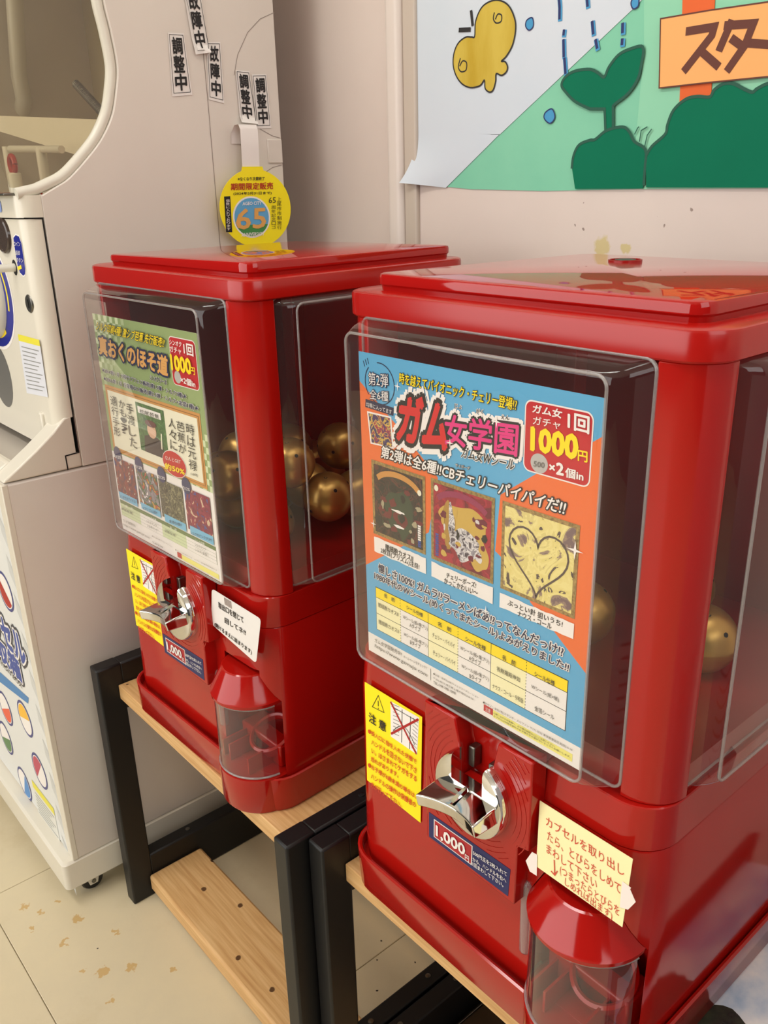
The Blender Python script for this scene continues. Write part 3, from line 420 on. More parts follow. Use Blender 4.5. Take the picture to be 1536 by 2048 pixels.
def stroke(mb, pts, w, to3, m, smooth=False, closed=False):
    """flat brush stroke along a polyline: one mitred ribbon"""
    P = [Vector(p) for p in pts]
    if len(P) > 2 and (P[0]-P[-1]).length < 1e-6: P = P[:-1]; closed = True
    if smooth: P = [Vector(p) for p in cr(P, closed)]
    Q = [P[0]]
    for p in P[1:]:
        if (p-Q[-1]).length > 1e-6: Q.append(p)
    P = Q; n = len(P); L = []; R = []
    if n < 2: return
    if not closed: e = (P[0]-P[1]).normalized()*w*.3; P[0] = P[0]+e; e = (P[-1]-P[-2]).normalized()*w*.3; P[-1] = P[-1]+e
    for i in range(n):
        d0 = (P[i]-P[i-1]).normalized() if (i or closed) else None; d1 = (P[(i+1) % n]-P[i]).normalized() if (i < n-1 or closed) else None
        d0 = d0 or d1; d1 = d1 or d0; t = d0+d1; t = t.normalized() if t.length > 1e-4 else d1
        nn = Vector((-t.y, t.x)); k = w*.5/max(.45, nn.dot(Vector((-d1.y, d1.x)))); L.append(P[i]+nn*k); R.append(P[i]-nn*k)
    _K[0] = (_K[0]+1) % 9; z = _K[0]*8e-6
    v = [to3(p.x, p.y, z) for p in L]+[to3(p.x, p.y, z) for p in R]
    mb.add(v, [(i, (i+1) % n, n+(i+1) % n, n+i) for i in range(n if closed else n-1)], m)
def bbox(q):
    xs = [p[0] for p in q]; zs = [p[1] for p in q]; return min(xs), max(xs), min(zs), max(zs)
def lerpq(q, a, b):     # point in a quad TL, TR, BR, BL
    t = Vector(q[0]).lerp(Vector(q[1]), a); e = Vector(q[3]).lerp(Vector(q[2]), a); return tuple(t.lerp(e, b))
# ================================================================== THE ROOM
fl = obj('floor', MB().box(-3.4, 3, -3.6, .42, FLOOR_Z-.03, FLOOR_Z-.004, FLOORM)); setp(fl, 'beige marbled vinyl tile floor with stains and dark joints', kind='structure')
TX, TY, TS = -.196, -.206, .457
spots_r = []
for i in range(-5, 5):
    for j in range(-6, 2):
        x0 = TX+TS*i; y0 = TY+TS*j
        y1 = min(y0+TS, .419)
        if y1 > y0+.02: obj('tile', MB().box(x0+.0005, x0+TS-.0005, y0+.0005, y1-.0005, FLOOR_Z-.004, FLOOR_Z, FLOORM), fl, smooth=None, bevel=.0006, seg=1)
def fp(s): return [(x, y, FLOOR_Z, r) for x, y, r in s]
wb = obj('wall_back', MB().box(-3.4, 3, WALL_Y, WALL_Y+.1, FLOOR_Z-.03, 2.1, WALLM)); setp(wb, 'pale pinkish painted wall with scuffs behind the machines', kind='structure')
ce = obj('ceiling', MB().box(-3.4, 3, -3.6, .5, 2.1, 2.2, mat('ceiling_white', (232, 228, 220), .8))); setp(ce, 'white ceiling', kind='structure')
tx = [p[0] for p in D['trim_x']]
t1 = obj('trim_1', MB().loft([[(u, v, z) for u, v in rrect(tx[0], tx[1], WALL_Y-.012, WALL_Y, (.008, .008, .0005, .0005))] for z in (FLOOR_Z, 2.1)], TRIMM)); setp(t1, 'white rounded vertical trim strip on the wall', kind='structure')
t2 = obj('trim_2', MB().loft([[(u, v, z) for u, v in rrect(tx[1]+.0005, tx[3], WALL_Y-.006, WALL_Y, (.003, .003, .0005, .0005))] for z in (FLOOR_Z, 2.1)], TRIMB)); setp(t2, 'beige flat vertical trim strip beside the white one', kind='structure')
# ================================================================== WALL MURAL
mw = empty('paper_mural', (-.05, WALL_Y, .6), label='cut-paper garden mural with bush, sprout and butterfly on the wall', cat='mural')
G_L = noise_color('paper_mint', (132, 206, 172), (118, 196, 164), 5, .7); G_R = noise_color('paper_mint_right', (146, 214, 178), (136, 206, 172), 5, .7)
DG = noise_color('paper_green', (0, 116, 84), (0, 108, 78), 4, .75, spec=.2); DG2 = mat('marker_green', (4, 82, 62), .6)
SKYP = noise_color('paper_pale', (204, 216, 226), (212, 220, 228), 4, .7); BLUEM = mat('marker_blue', (60, 150, 200), .6); DBLUE = mat('marker_dark_blue', (22, 34, 96), .6)
ORG = mat('paper_orange', (226, 100, 38), .7); SGN = mat('paper_sign', (246, 178, 106), .7); BRN = mat('marker_brown', (96, 42, 22), .6); YELP = noise_color('crayon_yellow', (188, 158, 30), (206, 182, 70), 30, .7, (1, 1, .3)); INK = mat('marker_black', (24, 22, 24), .6); DKM = DG2
D['m_bush'] = cr(D['m_bush'][1:-1])+[D['m_bush'][-1], D['m_bush'][0]]; D['m_bush2'] = cr(D['m_bush2'][1:-1])+[D['m_bush2'][-1], D['m_bush2'][0]]
D['m_sprout'] = D['m_sprout'][:2]+cr(D['m_sprout'][2:-1])+[D['m_sprout'][-1]]; D['m_bfly'] = cr(D['m_bfly'], True)
for i in range(3): D['m_drop%d' % i] = cr(D['m_drop%d' % i], True)
def sheet(name, key, y, m, th=.0006, parent=mw, **k): return obj(name, MB().poly(D[key], front(y), m, th), parent, smooth=None)
WY = WALL_Y-.0004
sheet('mint_sheet', 'm_gl', WY, G_L); sheet('mint_sheet', 'm_gr', WY-.0004, G_R)
# white sheet with its curled lower left corner
mb = MB(); q = D['m_white']; mb.poly(q, front(WY-.0008), SKYP, .0005)
obj('pale_sky_sheet', mb, mw, smooth=None)
cu = D['m_curl']; n = 10; v = []
for i in range(n+1):
    t = i/n; A_ = Vector(cu[0]).lerp(Vector(cu[3]), t); A_.x = cu[0][0]+(cu[3][0]-cu[0][0])*t**2.2; B_ = Vector(cu[1]).lerp(Vector(cu[2]), t)
    for j in range(n+1):
        p = A_.lerp(B_, j/n); v.append((p.x, WY-.0013-.016*t**2*(1-j/n)**1.6, p.y))
mb = MB(); mb.add(v, [(i*(n+1)+j, i*(n+1)+j+1, (i+1)*(n+1)+j+1, (i+1)*(n+1)+j) for i in range(n) for j in range(n)], SKYP)
obj('curled_corner', mb, mw, smooth=1.2)
sheet('orange_post', 'm_post', WY-.0014, ORG)
o = sheet('small_bush', 'm_bush2', WY-.0020, DG); b_ = sheet('bush', 'm_bush', WY-.0022, DG); sp = sheet('sprout', 'm_sprout', WY-.0020, DG)
for par, key, y in ((o, 'm_bush2', .0028), (b_, 'm_bush', .0030), (sp, 'm_sprout', .0028)):
    mb = MB(); pts = D[key]; stroke(mb, pts if key == 'm_sprout' else pts[:-2], .0028, front(WY-y), DG2); obj('outline', mb, par, smooth=None)
sg = sheet('sign_board', 'm_sign', WY-.0030, SGN)
mb = MB(); tf = front(WY-.0038); stroke(mb, D['m_sign']+D['m_sign'][:1], .0012, tf, BRN)
for k in ('m_su', 'm_su2', 'm_ta', 'm_ta2', 'm_ta3', 'm_bar'): stroke(mb, D[k], .0068, front(WY-.0039), BRN)
obj('lettering', mb, sg, smooth=None)
bf = sheet('butterfly', 'm_bfly', WY-.0016, YELP, .0003)
mb = MB(); tf = front(WY-.0021); stroke(mb, D['m_bfly']+D['m_bfly'][:1], .0016, tf, INK); stroke(mb, D['m_six1'], .0014, tf, INK, True); stroke(mb, D['m_six2'], .0014, tf, INK, True)
stroke(mb, D['m_ant1'], .0034, tf, INK); stroke(mb, D['m_ant2'], .0045, tf, INK); obj('outline', mb, bf, smooth=None)
for i in range(9):
    mb = MB(); stroke(mb, [(u+.0008, v-.001) for u, v in D['m_dash%d' % i]], .0052, front(WY-.0017), BLUEM); stroke(mb, D['m_dash%d' % i], .003, front(WY-.0018), DBLUE); obj('rain_dash', mb, mw, smooth=None)
for i in range(3):
    mb = MB(); mb.poly(D['m_drop%d' % i], front(WY-.0017), BLUEM); stroke(mb, D['m_drop%d' % i]+D['m_drop%d' % i][:1], .0012, front(WY-.0019), DBLUE); obj('rain_drop', mb, mw, smooth=None)
mb = MB()
for i in range(3): stroke(mb, D['m_grass%d' % i], .0011, front(WY-.0030), DG2)
obj('grass_blades', mb, mw, smooth=None)
# ================================================================== DISPLAY STANDS
def make_stand(x0, y0, M, label, planks=True):
    """black square-tube stand with pine shelf; x0 = outer left face, y0 = front face"""
    L = .4475; D_ = .345; t = .0225; dy = .034; zt = .03; r = .0025
    st = empty('display_stand', (x0+L/2, y0+D_/2, FLOOR_Z), M, label, 'stand', 'black steel and pine display stands')
    for s in (0, 1):
        xa = x0+s*(L-t); xb = xa+t
        for ya in (y0, y0+D_-dy): obj('leg', MB().box(xa, xb, ya, ya+dy, FLOOR_Z, zt, BLACK), st, bevel=r)
        for nm, za, zb in (('top_rail', -.04, zt-.0002), ('bottom_rail', FLOOR_Z+.0002, -.287)):
            rl = obj(nm, MB().box(xa+.0003, xb-.0003, y0+dy-.002, y0+D_-dy+.002, za, zb, BLACK), st, bevel=r)
            for k in (.1, .19, .27):
                obj('screw', MB().lathe([(.0035, 0), (.0033, .001), (.0012, .0016), (0, .0016)], STEEL if nm == 'bottom_rail' else BLACK, ((xa+xb)/2, y0+k, zb), n=10), rl)
    obj('shelf_board', MB().box(x0+t+.0005, x0+L-t-.0005, y0+.0255, y0+D_-.02, -.021, 0, WOOD), st, bevel=.0012)
    obj('lower_plank', MB().box(x0+t+.0005, x0+L-t-.0005, y0+.027, y0+.112, -.345, -.319, WOOD), st, bevel=.004)
    obj('lower_plank', MB().box(x0+t+.0005, x0+L-t-.0005, y0+.25, y0+.33, -.345, -.319, WOOD), st, bevel=.004)
    return st
make_stand(-.5185, -.0485, M_ID, 'black steel stand with pine shelf under the left red machine, beside the white cabinet')
make_stand(-.0682, -.0262, M_ID, 'black steel stand with pine shelf under the right red machine')
# ================================================================== RED CAPSULE MACHINES
X0, X1 = -.0305, .2650; YF, YB = .0105, .285
def outline(dx, yf, r, yb=YB): return rrect(X0-dx, X1+dx, yf, yb+dx, r, 7)
def rings(spec, r0):
    return [[(u, v, z) for u, v in rrect(X0-d, X1+d, yf, YB+d, max(r0+d, .003), 7)] for d, yf, z in spec]
def make_machine(M, label, variant):
    mc = empty('capsule_machine', (.118, .145, 0), M, label, 'capsule machine', 'red capsule vending machines')
    # base tray with open groove
    mb = MB(); mb.loft(rings([(.0005, -.0055, 0), (.003, -.008, .004), (.005, -.0095, .0405), (.0032, -.0077, .0415), (.001, -.0055, .0405), (.0005, -.005, .03)], .03), RED, True, True)
    tray = obj('base_tray', mb, mc)
    cx, cy, cr = .2175, .018, .043
    fr = [(r, z) for r, z in ((cr-.0015, .0), (cr+.0005, .003), (cr+.0012, .042), (cr-.002, .0432), (cr-.006, .042))]
    obj('chute_base', MB().lathe(fr, RED, (cx, cy-.0015, 0), n=48), mc)
    # lower body, cut out for the capsule chute
    mb = MB(); mb.loft(rings([(-.001, .0015, .028), (0, .0005, .05), (.0, .0025, .2085), (-.0006, .003, .2097)], .03), RED)
    lb = obj('lower_body', mb, mc)
    boolean(lb, [MB().lathe([(cr+.0012, .0425), (cr+.0012, .129)], RED, (cx, cy, 0), n=48),
                 MB().lathe([(cr+.0008, .125), (cr+.0012, .1285), (.031, .1565), (.031, .163)], RED, (cx, cy-.004, 0), n=48)])
    mb = MB(); mb.loft(rings([(-.0008, .0035, .2099), (0, .003, .2107), (-.001, .0060, .2405), (-.0016, .0068, .2413)], .03), RED); obj('seam_band', mb, mc)
    # corner posts
    zt0, zt1 = .2415, .5166
    xa, xb = .2346, X1-.001; r = .028
    def post(px, py, mx, my):
        p = [(xa, YF), (xb-r, YF)]+[(xb-r+r*math.cos(a), YF+r+r*math.sin(a)) for a in (-.5*math.pi+.5*math.pi*i/8 for i in range(1, 9))]+[(xb, .040), (xa, .040)]
        cxm = (X0+X1)/2; cym = (YF+YB)/2
        p = [(2*cxm-u if mx else u, 2*cym-v if my else v) for u, v in p]
        obj('corner_post', MB().loft([[(u, v, z) for u, v in p] for z in (zt0, zt1)], RED), mc, bevel=.0008)
    for mx in (0, 1):
        for my in (0, 1): post(0, 0, mx, my)
    obj('back_panel', MB().box(X0+.03, X1-.03, YB-.012, YB-.006, zt0, zt1, RED_IN), mc)
    obj('left_panel', MB().box(X0+.004, X0+.008, YF+.028, YB-.02, zt0, zt1, RED_IN), mc)
    obj('hopper_floor', MB().loft([[(u, v, z) for u, v in rrect(X0+.01, X1-.004, YF+.006, YB-.008, .02)] for z in (zt0, .262)], RED_IN), mc)
    # lid in two steps
    mb = MB(); lr = [(.0, .0105, .5168), (.0018, .0095, .5180), (.0018, .0095, .5315), (.0010, .0102, .5334), (-.0010, .0122, .5342)]
    mb.loft(rings(lr, .024), mat('red_lid_skirt', (170, 20, 14), .2)); lid = obj('lid', mb, mc)
    ix, iy = .0165, .027
    def top(d, z, tilt): 
        return [(u, v, z-(tilt[0]*(u-.118)+tilt[1]*(v-.03))*(1 if z > .54 else 0)) for u, v in rrect(X0+ix+d, X1-ix-d, iy+d, YB-.004-d, max(.014-d, .004), 6)]
    tilt = (-.012, .006) if variant == 1 else (0, .012)
    obj('lid_plate', MB().loft([top(.002, .5335, tilt), top(.0015, .537, tilt), top(0, .5385, tilt), top(0, .5430, tilt), top(.0008, .5449, tilt), top(.0028, .5457, tilt)], RED_LID), mc, smooth=.5)
    zb = .5455-(tilt[1]*(.2343-.03) if variant == 2 else 0)
    if variant == 2:
        bt = obj('lid_lock', MB().lathe([(.0135, .0), (.0135, .0006), (.0122, .0009), (.0122, -.0005), (0, -.0005)], RED_IN, (.0589, .2343, zb), n=28), mc)
        obj('lock_core', MB().lathe([(.0085, .0), (.0085, .0012), (.006, .0016), (0, .0016)], STEEL, (.0589, .2343, zb-.0004), n=20), bt)
    # clear front case (shallow tray, edges rounded) and side case
    fy = -.009
    def fr_ring(t, y):
        a = (-.0055, .2345, .2453, .5172); b = (-.0015, .2165, .2500, .5085)
        q = [a[i]+(b[i]-a[i])*t for i in range(4)]; return [(u, y, v) for u, v in rrect(q[0], q[1], q[2], q[3], .007, 5)]
    prof = [(0, .0112), (.18, .004), (.42, -.0025), (.72, -.0072), (.92, -.0088), (1.0, fy)]
    fc = obj('front_case', MB().loft([fr_ring(t, y) for t, y in prof], CLEAR, False, True), mc, smooth=1.2)
    def loop(ring, r, m):
        return MB().tube(ring+ring[:2], r, m, 6, False)
    obj('case_rim', loop(fr_ring(.93, -.0087), .0011, CLEAR_E), fc, smooth=1.2); obj('case_rim', loop(fr_ring(0, .0105), .0012, CLEAR_E), fc, smooth=1.2)
    def sd_ring(t, x):
        a = (.0385, .262, .2466, .5172); b = (.056, .245, .2500, .5120); q = [a[i]+(b[i]-a[i])*t for i in range(4)]; return [(x, u, v) for u, v in rrect(q[0], q[1], q[2], q[3], .007, 5)]
    prof = [(0, .2606), (.2, .2665), (.5, .2715), (.8, .2745), (1.0, .2755)]
    sc = obj('side_case', MB().loft([sd_ring(t, x) for t, x in prof], CLEAR, False, True), mc, smooth=1.2)
    obj('case_rim', loop(sd_ring(.95, .2753), .0011, CLEAR_E), sc, smooth=1.2); obj('case_rim', loop(sd_ring(0, .261), .0013, CLEAR_E), sc, smooth=1.2)
    # coin panel
    cp = -.0118; pt = [(.1825, .2475), (.1825, .1745), (.1725, .1725), (.1715, .1190), (.081, .1215), (.0795, .2475)]
    pan = obj('coin_panel', MB().loft([[(u, y, v) for u, v in pt] for y in (.004, cp)], RED), mc, bevel=.0016, seg=3)
    boolean_cut = [MB().loft([[(u, y, v) for u, v in ((.1105, .2490), (.1525, .2490), (.1475, .2235), (.1465, .2), (.1175, .2), (.1165, .2235))] for y in (-.02, .0025)], RED)]
    pan.modifiers.clear(); boolean(pan, boolean_cut)
    md = pan.modifiers.new('bevel', 'BEVEL'); md.width = .0012; md.segments = 2; md.limit_method = 'ANGLE'; md.angle_limit = .7
    dx, dz = .1325, .1965
    # concentric grooves of the coin panel as fine raised ridges
    mb = MB()
    for k in range(9):
        rr = .0385+.0042*k
        for a0, a1 in ((-.62, .95), (2.02, 3.55), (3.9, 5.4)):
            pts = []
            for i in range(15):
                a = a0+(a1-a0)*i/14; u = dx+rr*math.cos(a); v = dz+rr*math.sin(a)
                if .083 < u < .1805 and .151 < v < .245 and not (.109 < u < .154 and v > .2): pts.append((u, cp, v))
                elif len(pts) > 1: mb.tube(pts, .00045, RED, 4, False); pts = []
                else: pts = []
            if len(pts) > 1: mb.tube(pts, .00045, RED, 4, False)
    setp(obj('ridge_rings', mb, pan, smooth=1.2), kind='stuff')
    dial = obj('dial', MB().lathe([(.0335, -.0115), (.0332, -.0190), (.0320, -.0210), (.0295, -.0218), (.0008, -.0218)], CHROME, (dx, 0, dz), 'Y', 40), pan, smooth=.5)
    boolean(dial, [MB().box(dx-.0150, dx+.0150, -.03, .02, dz+.0085, dz+.05, CHROME)])
    obj('coin_holder', MB().box(dx-.0142, dx+.0142, -.0150, -.002, dz-.004, dz+.0065, RED), pan, bevel=.001)
    obj('coin_slot', MB().box(dx-.0135, dx+.0135, .0026, .0030, dz+.012, dz+.030, DARK), pan)
    mb = MB(); mb.box(dx-.0135, dx-.0075, -.006, .002, dz+.012, dz+.029, STEEL); mb.box(dx+.006, dx+.0135, -.006, .002, dz+.012, dz+.024, STEEL); obj('coin_clip', mb, pan, bevel=.001)
    # chrome handle: two ears on the dial and a wedge plate pulled out to a hollowed front edge
    roll = math.radians(7)
    def hp(u, y, v): c, s = math.cos(roll), math.sin(roll); return (dx+.0008+c*u-s*v, y, dz-.0005+s*u+c*v)
    nseg = 12; topf = []; bot = []
    for i in range(nseg+1):
        t = -1+2*i/nseg; topf.append((t*.0285, -.0455+.0062*(1-t*t)))
    mb = MB(); rows = []
    for (zz, yy, k) in ((.0068, -.0165, 0), (.0028, None, 1), (-.0072, None, 2), (-.0085, -.0165, 3)):
        rows.append([hp(u, (yy if yy is not None else (fyy-.0004 if k == 1 else fyy+.001)), (zz+.0014*math.cos(u*110) if k == 0 else zz)) for u, fyy in topf])
    n = nseg+1; v = [p for r_ in rows for p in r_]; f = []
    for k in range(3):
        for i in range(nseg): f.append((k*n+i, k*n+i+1, (k+1)*n+i+1, (k+1)*n+i))
    f.append(tuple(k*n for k in range(4))); f.append(tuple(k*n+nseg for k in range(4))[::-1]); f += [(3*n+i, 3*n+i+1, i+1, i) for i in range(nseg)]
    mb.add(v, f, CHROME); hd = obj('handle', mb, pan, bevel=.0012, seg=3)
    mb = MB(); mb.add([hp(-.003, -.019, .0069), hp(.003, -.019, .0069), hp(.0022, -.037, .0049), hp(-.0022, -.037, .0049), hp(-.001, -.020, .0095), hp(.001, -.020, .0095)], [(0,1,2,3), (0,4,5,1), (1,5,2), (0,3,4), (3,2,5,4)], CHROME); obj('handle_rib', mb, hd)
    # price sticker
    pr = obj('price_sticker', MB().poly([(.0838, .1475), (.1672, .1488), (.1658, .1234), (.0836, .1236)], front(cp), pm('bluest'), .0003), mc, smooth=None)
    mb = MB(); mb.poly([(.0894, .1446), (.1306, .1456), (.1300, .1270), (.0892, .1272)], front(cp-.0004), pm('wht')); mb.poly([(.0903, .1438), (.1297, .1448), (.1291, .1278), (.0901, .1280)], front(cp-.0005), mat('print_red_price', (176, 24, 40), .4)); obj('price_field', mb, pr, smooth=None)
    lettering(pr, D['price_text'], front(cp-.0003))
    # caution sticker
    q = D['caut2']; y = .0006
    cs = obj('caution_sticker', MB().poly([(-.006, .2186), (.0637, .2188), (.0605, .1150), (-.0078, .1182)], front(y), pm('stickyel'), .0003), mc, smooth=None)
    mb = MB(); qp = D['caut_pic']; tf = front(y-.0004); mb.poly(qp, tf, pm('wht')); tf2 = front(y-.00055)
    for i in range(9): stroke(mb, [lerpq(qp, .1, .05+.1*i), lerpq(qp, .32, .02+.1*i)], .0004, tf2, pm('gry')); stroke(mb, [lerpq(qp, .8, .1+.1*i), lerpq(qp, .98, .14+.1*i)], .0004, tf2, pm('gry'))
    stroke(mb, [lerpq(qp, .1+.8*i/14, .78-.3*math.sin(math.pi*i/14)) for i in range(15)], .0006, tf2, pm('ink')); stroke(mb, [lerpq(qp, .42, .05), lerpq(qp, .42, .95)], .0006, tf2, pm('ink')); stroke(mb, [lerpq(qp, .72, .1), lerpq(qp, .72, .98)], .0006, tf2, pm('ink')); stroke(mb, [lerpq(qp, .05, .12), lerpq(qp, .95, .12)], .0005, tf2, pm('ink'))
    tf3 = front(y-.0007); stroke(mb, [lerpq(qp, .02, .02), lerpq(qp, .97, .98)], .0019, tf3, pm('dred')); stroke(mb, [lerpq(qp, .03, .9), lerpq(qp, .97, .06)], .0019, tf3, pm('dred'))
    tri = D['caut_tri']; stroke(mb, tri+tri[:1], .0006, tf2, pm('ink')); c_ = (sum(p[0] for p in tri)/3, sum(p[1] for p in tri)/3); stroke(mb, [(c_[0], c_[1]+.004), (c_[0], c_[1]-.001)], .0008, tf2, pm('ink')); stroke(mb, [(c_[0], c_[1]-.0030), (c_[0], c_[1]-.0034)], .0009, tf2, pm('ink'))
    obj('warning_picture', mb, cs, smooth=None)
    lettering(cs, D['caut_text'], front(y-.0003))
    # capsule chute: hood, clear sliding door with grip rod, red cup
    hood = [(cr-.003, .1265), (cr, .1272), (cr+.0004, .1305), (cr-.001, .1320), (.0300, .1568), (.0285, .1578), (0, .1578)]
    obj('chute_hood', MB().lathe(hood, RED, (cx, cy-.004, 0), n=48), mc, smooth=.5)
    a0, a1 = math.radians(176), math.radians(352)
    dr = obj('chute_door', MB().lathe([(cr-.0008, .0435), (cr-.0008, .1268)], CLEAR_D, (cx, cy-.002, 0), n=40, a0=a0, a1=a1), mc)
    for z in (.0448, .1258):
        mb = MB(); mb.tube([(cx+(cr-.0006)*math.cos(a0+(a1-a0)*i/30), cy-.002+(cr-.0006)*math.sin(a0+(a1-a0)*i/30), z) for i in range(31)], .0012, CLEAR_E, 6); obj('door_edge', mb, dr, smooth=1.2)
    ga = math.radians(196)
    obj('grip_rod', MB().tube([(cx+(cr+.0045)*math.cos(ga), cy-.002+(cr+.0045)*math.sin(ga), z) for z in (.064, .0655, .0675, .13, .132, .1335)], [.002, .0042, .005, .005, .0042, .002], CLEAR_E, 14), dr, smooth=1.2)
    mb = MB(); mb.box(cx-.036, cx+.034, cy+.0, cy+.030, .0425, .068, RED); cup = obj('chute_cup', mb, mc, bevel=.002)
    tl = Matrix.Translation((cx+.008, cy+.008, .0705)) @ Matrix.Rotation(math.radians(26), 4, 'X')
    mb = MB().lathe([(.0215, -.012), (.0245, -.010), (.0250, .0), (.0225, .0015), (.0205, 0), (.0200, -.012)], RED, (0,0,0), n=36); mb.v = [tuple(tl @ Vector(p)) for p in mb.v]; obj('outlet_ring', mb, cup)
    mb = MB().lathe([(.0198, -.006), (0, -.006)], RED_IN, (0,0,0), n=28); mb.v = [tuple(tl @ Vector(p)) for p in mb.v]; obj('outlet_floor', mb, cup)
    for u in (-.028, -.016, .018): obj('cup_rib', MB().box(cx+u, cx+u+.002, cy-.030, cy+.002, .0425, .062, RED), cup)
    return mc
make_machine(M_LEFT, 'red capsule machine on the left stand with green poster and gold capsules', 1)
make_machine(M_ID, 'large red capsule machine nearest the camera with blue and orange poster', 2)
# ------------------------------------------------------------------ gold capsules
def make_capsule():
    r = .0255; c = empty('capsule', (0, 0, 0), M_ID, 'gold capsule', 'capsule')
    n = 14; up_ = [(r*math.cos(a), r*math.sin(a)) for a in (.5*math.pi*i/n for i in range(n+1))]
    obj('upper_shell', MB().lathe([(r*1.012, -.0012), (r*1.012, .0012)]+[(q[0], q[1]+.0004) for q in up_[1:]], GOLD, (0,0,r), n=36, caps=False), c)
    obj('lower_shell', MB().lathe([(max(q[0], 0), -q[1]) for q in up_], GOLD, (0,0,r), n=36, caps=False), c)
    for a, b in ((.7, .55), (-.5, -.35), (1.9, .6), (3.0, .5), (4.3, .55), (.2, 1.2)):
        d = Vector((math.cos(b)*math.cos(a), math.cos(b)*math.sin(a), math.sin(b))); p = Vector((0,0,r))
        obj('air_hole', MB().tube([p+d*(r-.0005), p+d*(r+.0003)], .0019, DARK, 8), c)
    return c
CAP = make_capsule(); _used = []
def place_capsule(p, M, label, group):
    if not _used: c = CAP; kids = []
    else:
        c = CAP.copy(); COL.objects.link(c)
        for ch in CAP.children:
            k = ch.copy(); COL.objects.link(k); k.parent = c
    _used.append(1); rz = Matrix.Rotation(random.uniform(0, 6.28), 4, 'Z') @ Matrix.Translation((0,0,.0255)) @ Matrix.Rotation(random.uniform(-.7, .7), 4, 'X') @ Matrix.Translation((0,0,-.0255))
    if 'nearest' in label: rz = Matrix.Rotation(-1.0, 4, 'Z')
    c.matrix_world = M @ Matrix.Translation(Vector(p)-Vector((0,0,.0255))) @ rz
    c['label'] = label; c['group'] = group; c['_at'] = (0.,0.,0.)
H0 = .2882
pile1 = [((.224, .119, .3082), 'large gold capsule nearest the side window of the left machine'),
 ((.196, .064, H0), 'gold capsule behind the front corner post of the left machine'),
 ((.172, .132, .3060), None), ((.206, .1725, H0+.006), None), ((.185, .222, H0), None), ((.128, .072, H0), None), ((.118, .128, H0), None), ((.075, .10, H0), None),
 ((.13, .19, H0), None), ((.07, .17, H0), None), ((.062, .225, H0), None), ((.02, .12, H0), None), ((.015, .19, H0), None), ((.05, .048, H0), None),
 ((.198, .090, .3460), 'gold capsule on top of the pile beside the nearest one, left machine'), ((.158, .096, .3395), None), ((.176, .178, .3400), 'gold capsule behind the top of the pile, left machine'), ((.10, .10, .3320), None), ((.15, .055, .3315), None), ((.12, .15, .3330), None)]
def relax(pl, r=.0256, zmin=H0, it=400):
    P = [Vector(p) for p, _ in pl]
    for _ in range(it):
        for i in range(len(P)):
            for j in range(i):
                d = P[i]-P[j]; l = d.length
                if l < 2*r:
                    d = d.normalized()*(2*r-l)*.5; P[i] += d; P[j] -= d
            P[i].x = min(max(P[i].x, .003), .236); P[i].y = min(max(P[i].y, .040), .244); P[i].z = max(P[i].z, zmin)
    return P
def describe(P, labels, where):
    """a label of its own for every capsule: layer, row from the front, order from the left"""
    row = lambda p: 'front' if p.y < .088 else ('middle' if p.y < .160 else 'back'); layer = lambda p: 'bottom' if p.z < .306 else 'upper'
    order = ('leftmost', 'second from the left', 'third from the left', 'fourth from the left', 'fifth from the left', 'sixth from the left'); out = []
    for i, p in enumerate(P):
        mates = sorted(q.x for q in P if row(q) == row(p) and layer(q) == layer(p)); k = mates.index(p.x)
        pos = 'only one' if len(mates) == 1 else ('rightmost' if k == len(mates)-1 else order[k])
        out.append(labels[i] or 'gold capsule, %s in the %s row of the %s layer, %s machine' % (pos, row(p), layer(p), where))
    return out
R1 = relax(pile1)
for P_, lb in zip(R1, describe(R1, [l for _, l in pile1], 'left')): place_capsule(P_, M_LEFT, lb, 'gold capsules in the left machine')
pile2 = [((.205, .150, H0), 'gold capsule nearest the side window inside the near machine'), ((.12, .12, H0), None), ((.06, .10, H0), None), ((.15, .215, H0), None), ((.05, .19, H0), None)]
R2 = relax(pile2)
for P_, lb in zip(R2, describe(R2, [l for _, l in pile2], 'near')): place_capsule(P_, M_ID, lb, 'gold capsules in the near machine')
